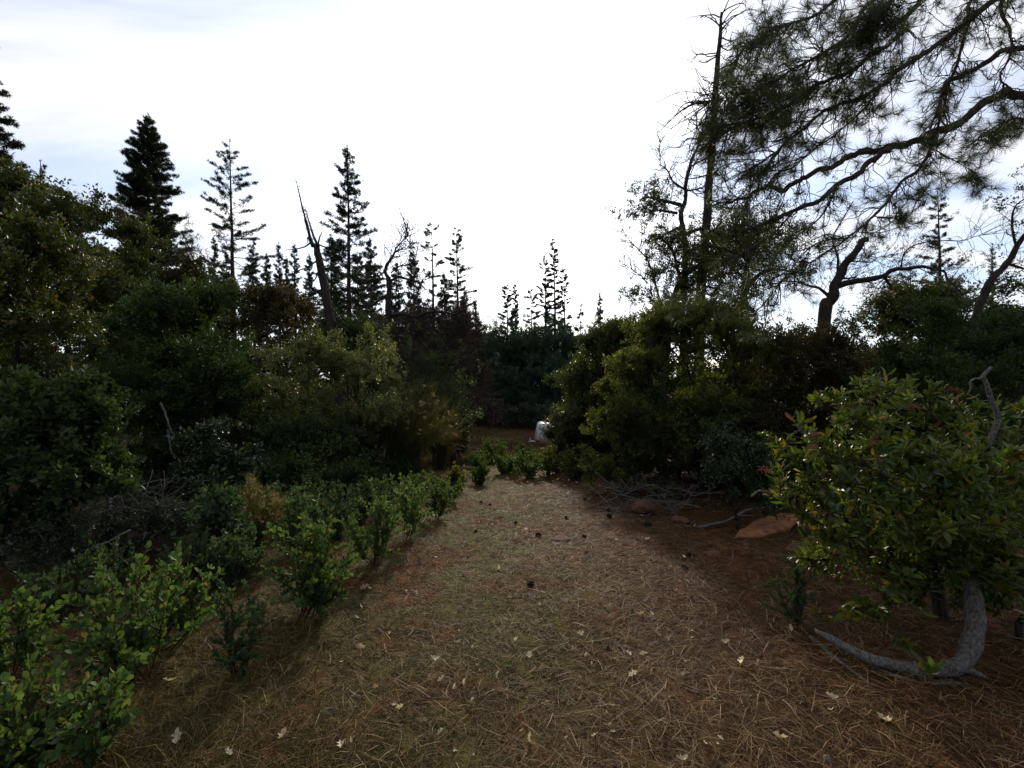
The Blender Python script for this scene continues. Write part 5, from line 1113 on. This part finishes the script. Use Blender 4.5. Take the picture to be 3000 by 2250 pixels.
# ================================================================== WHITE TRAILER
def boxg(g, c, s, rot=None, bev=0.0):
    c = np.array(c, float); s = np.array(s, float) / 2
    v = np.array([[x, y, z] for x in (-1, 1) for y in (-1, 1) for z in (-1, 1)]) * s
    if rot is not None: v = v @ np.array(rot).T
    g.add(v + c, Q=[[0, 1, 3, 2], [4, 6, 7, 5], [0, 4, 5, 1], [2, 3, 7, 6], [0, 2, 6, 4], [1, 5, 7, 3]])
def trailer():
    D = 36.0; b = PX(1566, D); b[0] += .1
    root = thing('camper_trailer', 'white camper trailer half hidden by the bush beside the meadow', 'trailer', b)
    z0 = b[2]
    white = plain('white_trailer_paint', (.78, .79, .8), .35); dark = plain('dark_window_glass', (.02, .022, .025), .1); rub = plain('tyre_rubber', (.02, .02, .02), .8); orange = plain('orange_lamp_lens', (.65, .2, .03), .3); steel = plain('steel_rim', (.5, .5, .5), .35, .8); skirt = plain('tan_trailer_skirt', (.36, .24, .17), .6)
    prof = np.array([[-.02, .62], [4.6, .62], [4.6, 1.75], [4.45, 1.98], [.45, 1.98], [.28, 1.93], [.22, 1.8]])
    n = len(prof); g = Geo(); V_ = []
    for y, ins in ((-1.05, .05), (-1.0, 0), (1.0, 0), (1.05, .05)):
        c = prof.mean(0); pr = c + (prof - c) * (1 - ins * .6); V_ += [[b[0] + p[0], D + 1.1 + y, z0 + p[1]] for p in pr]
    Q_ = [[r * n + k, r * n + (k + 1) % n, (r + 1) * n + (k + 1) % n, (r + 1) * n + k] for r in range(3) for k in range(n)]
    V_ = np.array(V_); cA, cB = V_[:n].mean(0), V_[-n:].mean(0); V_ = np.concatenate([V_, [cA, cB]])
    T_ = [[4 * n, (k + 1) % n, k] for k in range(n)] + [[4 * n + 1, 3 * n + k, 3 * n + (k + 1) % n] for k in range(n)]
    g.add(V_, T_, Q_); part('body', g, white, root)
    g = Geo(); boxg(g, [b[0] + 2.4, D + 1.1, z0 + .5], [4.2, 1.9, .24]); part('skirt', g, skirt, root)
    for x in (.55, 1.15, 2.4):
        g = Geo(); boxg(g, [b[0] + x + .7, D + .035, z0 + 1.5], [.5 if x > 1 else .02, .02, .4]); w_ = part('window', g, dark, root)
    for (x, z) in ((.33, 1.86), (.27, 1.72), (.62, 1.66), (1.5, 1.88)):
        g = Geo(); boxg(g, [b[0] + x, D + .03, z0 + z], [.06, .04, .05]); part('marker_light', g, dark, root)
    g = Geo(); boxg(g, [b[0] + .12, D + .02, z0 + .72], [.2, .05, .13]); part('lamp', g, orange, root)
    for x in (2.1, 3.0):
        g = Geo(); a = np.linspace(0, 2 * np.pi, 19); P = np.stack([b[0] + x + .24 * np.cos(a), np.full(19, D + .14), z0 + .34 + .24 * np.sin(a)], 1); addtube(g, P, .1, 8, False); w_ = part('wheel', g, rub, root, smooth=True)
        g = Geo(); addtube(g, np.array([[b[0] + x, D + .08, z0 + .34], [b[0] + x, D + .2, z0 + .34]]), .17, 12); r_ = part('rim', g, steel, root, parent=w_)
    g = Geo(); addtube(g, np.array([[b[0] + .3, D + .6, z0 + .5], [b[0] - .55, D + 1.0, z0 + .42]]), .05, 6); addtube(g, np.array([[b[0] + .3, D + 1.5, z0 + .5], [b[0] - .55, D + 1.0, z0 + .42]]), .05, 6); addtube(g, np.array([[b[0] - .4, D + 1.0, z0], [b[0] - .4, D + 1.0, z0 + .7]]), .035, 6); part('hitch', g, steel, root)
trailer()

# ================================================================== GROUND COVER
def patchy(x, y, f, p):
    return .5 + .25 * np.sin(f * x + p) * np.cos(f * .8 * y - p) + .25 * np.sin(f * 1.9 * y + f * x * .7 + 2 * p)
def scatter(n, near, far, half, bias=1.0):
    """points whose density falls with distance so that they look evenly spread in the picture"""
    D = near * (far / near) ** (rng.random(n) ** bias); X = rng.uniform(-half, half, n) * D
    return X, D
def strands(name, n, near, far, L, w, keep, mat, lie=.15, curve=.25, seg=2, zoff=.004, label=None, wd=0.0):
    X, Y = scatter(n, near, far, 1.2); k = keep(X, Y); X, Y = X[k], Y[k]; n = len(X)
    Z = gz(X, Y) + zoff * rng.random(n)
    a = rng.uniform(0, 2 * np.pi, n); el = np.abs(rng.normal(size=n)) * lie
    d = np.stack([np.cos(a) * np.cos(el), np.sin(a) * np.cos(el), np.sin(el)], 1)
    l = (L * rng.uniform(.5, 1.25, n))[:, None]; s = nrm(np.cross(d, np.array([0, 0, 1.0]) + .4 * rng.normal(size=(n, 3))))
    ww = (w * (1 + wd * Y) * rng.uniform(.7, 1.3, n))[:, None] / 2
    bend = s * (rng.normal(size=(n, 1)) * curve) * l; b = np.stack([X, Y, Z], 1)
    mid = b + d * l * .5 + bend * .35 + [0, 0, .002]; tip = b + d * l + bend * .2; tip[:, 2] -= np.sin(el) * l[:, 0] * .35
    tip[:, 2] = np.maximum(tip[:, 2], gz(tip[:, 0], tip[:, 1]) + .002)
    V_ = np.stack([b - s * ww, b + s * ww, mid + s * ww, mid - s * ww, tip], 1).reshape(-1, 3); o_ = np.arange(n)[:, None] * 5
    o = link(name, Geo().add(V_, (o_ + [3, 2, 4]).reshape(-1, 3), (o_ + [0, 1, 2, 3]).reshape(-1, 4)).mesh(name), mat, kind='stuff')
    if label: o['label'] = label
    print(name, n); return o
M['straw'] = leaf_mat('dry_grass_blade', [(0, (.031, .024, .004)), (.5, (.092, .070, .015)), (.8, (.172, .128, .030)), (1, (.36, .255, .08))], .22, .6, .2, (1.1, 1, .7), gain=.78)
M['greengrass'] = leaf_mat('green_grass_blade', [(0, (.045, .05, .008)), (.6, (.085, .085, .015)), (1, (.15, .13, .03))], .3, .6, .2, gain=.9)
M['fallneedle'] = leaf_mat('fallen_needle', [(0, (.028, .011, .003)), (.5, (.085, .035, .011)), (.8, (.165, .082, .027)), (1, (.34, .195, .075))], .12, .6, .2, (1, .9, .7), gain=.78)
strands_todo = []
def right(X, Y): return sst(-.5, 1.1, X + .8 * (patchy(X, Y, 1.3, .5) - .5))
strands('fallen_pine_needles', 190000, 1.35, 16, .14, .0022, lambda X, Y: rng.random(len(X)) < (.28 + .72 * right(X, Y)) * (Y < 14), M['fallneedle'], lie=.12, curve=.18, wd=.10, label='matted brown fallen pine needles')
strands('dry_grass', 210000, 1.35, 40, .095, .0021, lambda X, Y: rng.random(len(X)) < (.30 + .70 * (1 - right(X, Y))) * (.45 + .55 * patchy(X, Y, 2.2, 1.2)), M['straw'], lie=.38, curve=.35, wd=.14, label='thin dry straw coloured grass')
def meadow():
    n = 60000; Y = rng.uniform(17, 60, n); X = rng.uniform(-.26, .22, n) * Y; k = patchy(X, Y, .5, 1.7) + .5 * patchy(X, Y, 1.7, .3) > rng.uniform(.2, 1.1, n); X, Y = X[k], Y[k]; n = len(X)
    b = np.stack([X, Y, gz(X, Y)], 1); d = nrm(np.stack([rng.normal(size=n) * .5, rng.normal(size=n) * .5, np.ones(n)], 1)); g = Geo(); blades(g, b, d, 2, .26, .022, .35)
    o = link('meadow_grass', g.mesh('meadow_grass'), M['meadow'], kind='stuff'); o['label'] = 'dim dry grass of the meadow beyond the crest'
M['paleneedle'] = leaf_mat('pale_needle', [(0, (.14, .075, .03)), (.6, (.27, .16, .075)), (1, (.42, .28, .15))], .12, .6, .25, (1, .9, .7), gain=1.0)
M['meadow'] = leaf_mat('meadow_grass_blade', [(0, (.05, .036, .018)), (.6, (.125, .09, .048)), (1, (.22, .165, .09))], .25, .7, .1, (1.1, 1, .7))
meadow()
strands('loose_needles', 16000, 1.35, 7, .15, .0026, lambda X, Y: rng.random(len(X)) < .3 + .7 * right(X, Y), M['paleneedle'], lie=.16, curve=.2, zoff=.022, wd=.05, label='loose pale needles on top of the matted litter')
strands('tall_dry_grass', 60000, 1.6, 12, .20, .0019, lambda X, Y: rng.random(len(X)) < sst(-.75, -1.5, X) * (.25 + .75 * patchy(X, Y, 2.6, 4.0)), M['straw'], lie=.75, curve=.3, wd=.1, label='taller dry grass between the seedlings')
strands('green_grass', 180000, 1.35, 30, .06, .0018, lambda X, Y: rng.random(len(X)) < (1 - right(X, Y)) * np.clip(patchy(X, Y, 1.5, 2.4) * 1.8 - .3, 0, 1), M['greengrass'], lie=.5, curve=.35, wd=.14, label='short green grass between the straw')

# fallen oak leaves
def oakleaf_mesh(v):
    n = 17; t = np.linspace(0, 1, n); lob = .24 * (np.sin(t * np.pi) ** .7) * (1 + .38 * np.sin(t * 5.5 * np.pi + v)) * (1 + .1 * rng.normal(size=n)); lob[0] = .015; lob[-1] = .02
    cu = rng.uniform(.2, .8); tw = rng.normal() * .25
    zc = cu * (t - .5) ** 2 * 1.6; up = rng.uniform(.3, 1.1)
    C_ = np.stack([t, .05 * np.sin(t * 4 + v), zc], 1)
    Lf = C_ + np.stack([.03 * rng.normal(size=n), lob, lob * up + .02 * rng.normal(size=n) + tw * (t - .5) * .3], 1); Rt = C_ + np.stack([.03 * rng.normal(size=n), -lob * rng.uniform(.7, 1), lob * up * rng.uniform(.4, 1) + .02 * rng.normal(size=n) - tw * (t - .5) * .3], 1)
    V_ = np.concatenate([C_, Lf, Rt]); i_ = np.arange(n - 1)
    g = Geo().add(V_, Q=np.concatenate([np.stack([i_, i_ + 1, n + i_ + 1, n + i_], -1), np.stack([i_ + 1, i_, 2 * n + i_, 2 * n + i_ + 1], -1)]))
    addtube(g, np.array([[-.22, .02, .05], [-.1, 0, .02], [0, 0, 0]]) + [0, 0, zc[0]], np.array([.008, .01, .012]), 3, False)
    me = g.mesh('oak_leaf', smooth=True); me.materials.append(M['oakdry']); return me
M['oakdry'] = leaf_mat('dry_oak_leaf', [(0, (.44, .33, .19)), (.5, (.64, .53, .34)), (1, (.78, .70, .52))], .3, .6, .3, (1, .9, .7), gain=1.0)
OM = [oakleaf_mesh(v * .9) for v in range(8)]
def fallen(px, py, size, label, rz=None):
    c = G(px, py); o = bpy.data.objects.new('oak_leaf', OM[rng.integers(0, 8)]); COL.objects.link(o)
    o.location = (c[0], c[1], c[2] + .015 * rng.random() + .018 + .003 * c[1]); s = size * .95 / F * c[1]; o.scale = (s, s, s)
    o.rotation_euler = (rng.normal() * .6, rng.normal() * .45, rng.uniform(0, 6.28) if rz is None else rz)
    tag(o, label, 'leaf', 'pale dry oak leaves fallen on the ground'); return o
special = [(1545, 2200, 52, 'largest pale lobed oak leaf, low in the middle of the path'), (1285, 1945, 34, 'cream oak leaf with a long stalk on bare red soil'), (1285, 2018, 26, 'curled cream oak leaf just below the long stalked one'), (1300, 2150, 26, 'folded pale oak leaf on the grass below the curled one'), (2455, 2062, 34, 'pale oak leaf on the needles below the grey trunk'), (2445, 1990 + 110, 20, 'small pale oak leaf just below another under the grey trunk'),
           (2262, 2175, 46, 'long curled tan oak leaf low on the right needles'), (2612, 2140, 52, 'crumpled tan oak leaf right of the other leaves below the grey trunk'), (2112, 1900, 34, 'pale oak leaf on the needles left of the grey trunk tip'), (2175, 1965, 34, 'wide faded oak leaf pressed into the needles'), (840, 2165, 44, 'bright curled oak leaf at the left of the path bottom'), (515, 2210, 50, 'big brown tinted oak leaf under the left seedlings'), (660, 2220, 30, 'small pink brown oak leaf beside the big one on the left'), (1000, 2215, 40, 'narrow pale oak leaf standing on edge low on the path'), (515, 2012, 34, 'pale oak leaf under the full round seedling'), (1065, 1910, 34, 'pale oak leaf on the green grass left of the path middle'), (1555, 1950, 32, 'flat straight pale oak leaf in the middle of the path'), (1850, 1936, 28, 'first of two close pale oak leaves right of the path middle'), (1872, 1932, 26, 'second of two close pale oak leaves right of the path middle'), (1868, 1985, 32, 'pale oak leaf below the two close ones'), (1708, 1870, 28, 'upright white oak leaf right of the path middle'), (1475, 1826, 20, 'small white oak leaf above the straight one'), (1080, 1732, 30, 'white oak leaf at the foot of the tall bright seedling'), (1720, 1613, 22, 'bright white oak leaf on the dark needles'), (1515, 1587, 20, 'white oak leaf in the middle of the path beyond the near cone'), (1890, 1812, 26, 'yellowish oak leaf on the right needles'), (1750, 2100 + 75, 30, 'tan oak leaf at the bottom of the path right of the largest'), (2010, 2240, 40, 'pale oak leaf cut by the bottom edge right of the middle'), (2320, 1870, 22, 'small oak leaf at the foot of the lone seedling'), (2425, 1820, 20, 'small pale oak leaf right of the lone seedling'), (1160, 2100, 24, 'small pale oak leaf on the left grass of the path'), (1450, 2005, 24, 'small cream oak leaf under the fine twig'), (1650, 2180, 24, 'pale oak leaf right beside the largest one')]
for (px, py, s, lab) in special: fallen(px, py, s, lab)
for k in range(150):
    if k < 60: px, py = rng.uniform(1000, 2150), rng.uniform(1560, 2230); s = rng.uniform(10, 20); lab = 'tiny cream oak leaf lying among the needles and grass of the path'
    elif k < 118: py = rng.uniform(1380, 1560); px = 1560 + rng.normal() * (80 + (py - 1380) * .9); s = rng.uniform(6, 11); lab = 'speck of a pale leaf on the farther part of the path'
    else: px, py = 1700 + rng.normal() * 70, 1425 + rng.normal() * 25; s = rng.uniform(6, 11); lab = 'pale leaf of the drift on the red ground by the dark shrubs'
    fallen(px, py, s, lab)

# pine cones
def cone_mesh():
    g = Geo(); n = 70; i_ = np.arange(n); t = (i_ + .5) / n; ph = i_ * 2.39996; r = .5 * np.sin(np.pi * (t * .86 + .1)) ** .8 * .62
    for q in range(n):
        o_ = np.array([0, math.cos(ph[q]), math.sin(ph[q])]); ax = np.array([1.0, 0, 0]); tg = np.cross(ax, o_); c = ax * (t[q] - .5); tipp = c + o_ * (r[q] + .1) + ax * .10; base = c + o_ * r[q] * .25; w = .10 * (r[q] + .25) / .5
        V_ = np.array([base - tg * w * .5, base + tg * w * .5, tipp + tg * w, tipp - tg * w, tipp - ax * .05 + o_ * .03]); g.add(V_, [[0, 3, 4], [0, 4, 1], [1, 4, 2], [3, 2, 4]], [[0, 1, 2, 3]])
    P = np.array([[-.5, 0, 0], [-.2, 0, 0], [.2, 0, 0], [.5, 0, 0]]); addtube(g, P, np.array([.08, .2, .18, .03]), 8)
    me = g.mesh('pine_cone'); me.materials.append(M['cone']); return me
M['cone'] = bark_mat('cone_scale', (.018, .012, .009), (.06, .038, .026), 14, .8)
CM = cone_mesh()
for (px, py, s, lab) in [(1556, 1716, 24, 'dark pine cone nearest the camera in the middle of the path'), (1577, 1572, 20, 'pine cone with a green sprig behind it, right of the path middle'), (1511, 1534, 14, 'small pine cone in the grass, farther up the path middle'), (1712, 1576, 15, 'pine cone on the needles right of the sprig one'), (1786, 1517, 20, 'black pine cone near the rounded boulder'), (1782, 1499, 14, 'greyish pine cone just behind the black one'), (1659, 1520, 13, 'brown pine cone between the grass and the needles'), (1897, 1543, 24, 'broad pine cone below the rounded boulder'), (2005, 1668, 22, 'dark crumbling pine cone on the right needles'), (1395, 1560, 14, 'pine cone in the left grass of the path'), (1712, 1575 - 110, 10, 'tiny pine cone by the far path edge'), (1780, 1905, 18, 'round pine cone seen end on, right of the path middle'), (1410, 1472, 10, 'tiny pine cone far up the left of the path'), (1436, 1480, 9, 'tiny reddish pine cone beside the far left one'), (2020, 1630, 18, 'pine cone half buried near the buried red stone')]:
    c = G(px, py); o = bpy.data.objects.new('pine_cone', CM); COL.objects.link(o); k = s * .85 / F * c[1]; o.scale = (k * 1.15, k, k); o.location = (c[0], c[1], c[2] + k * .3); o.rotation_euler = (rng.uniform(0, 6), rng.normal() * .3, rng.uniform(0, 6)); tag(o, lab, 'pine cone', 'pine cones scattered on the path')

# last fillings of the two banks
bush('shade_bush', 'dark bush closing the gap under the dead pine, behind the big manzanita', 'bush', 2065, 12.2, 330, 945, M['dark'], M['bark'], ncl=200, nlf=65, size=.06, cr=.36, rt=.006, low=.1, lobes=14, mult=2.2)
bush('oak_tree', 'green oak on the left slope in front of the pyramid pine, left of its trunk', 'tree', 335, 15, 270, 600, M['oak'], M['bark'], ncl=210, nlf=75, size=.085, cr=.48, rt=.009, low=.15, lobes=14, trunk_h=1.0, mult=2.0)
bush('oak_tree', 'brown green oak on the left slope at the right foot of the pyramid pine', 'tree', 500, 16, 250, 745, M['brownleaf'], M['bark'], ncl=180, nlf=75, size=.085, cr=.48, rt=.009, low=.15, lobes=12, trunk_h=.8, mult=2.0)

tot = sum(len(o.data.loops) - 2 * len(o.data.polygons) for o in bpy.data.objects if o.type == 'MESH')
uni = sum(len(me.loops) - 2 * len(me.polygons) for me in bpy.data.meshes)
print('TRIS total', tot, 'unique', uni, 'objects', len(bpy.data.objects))
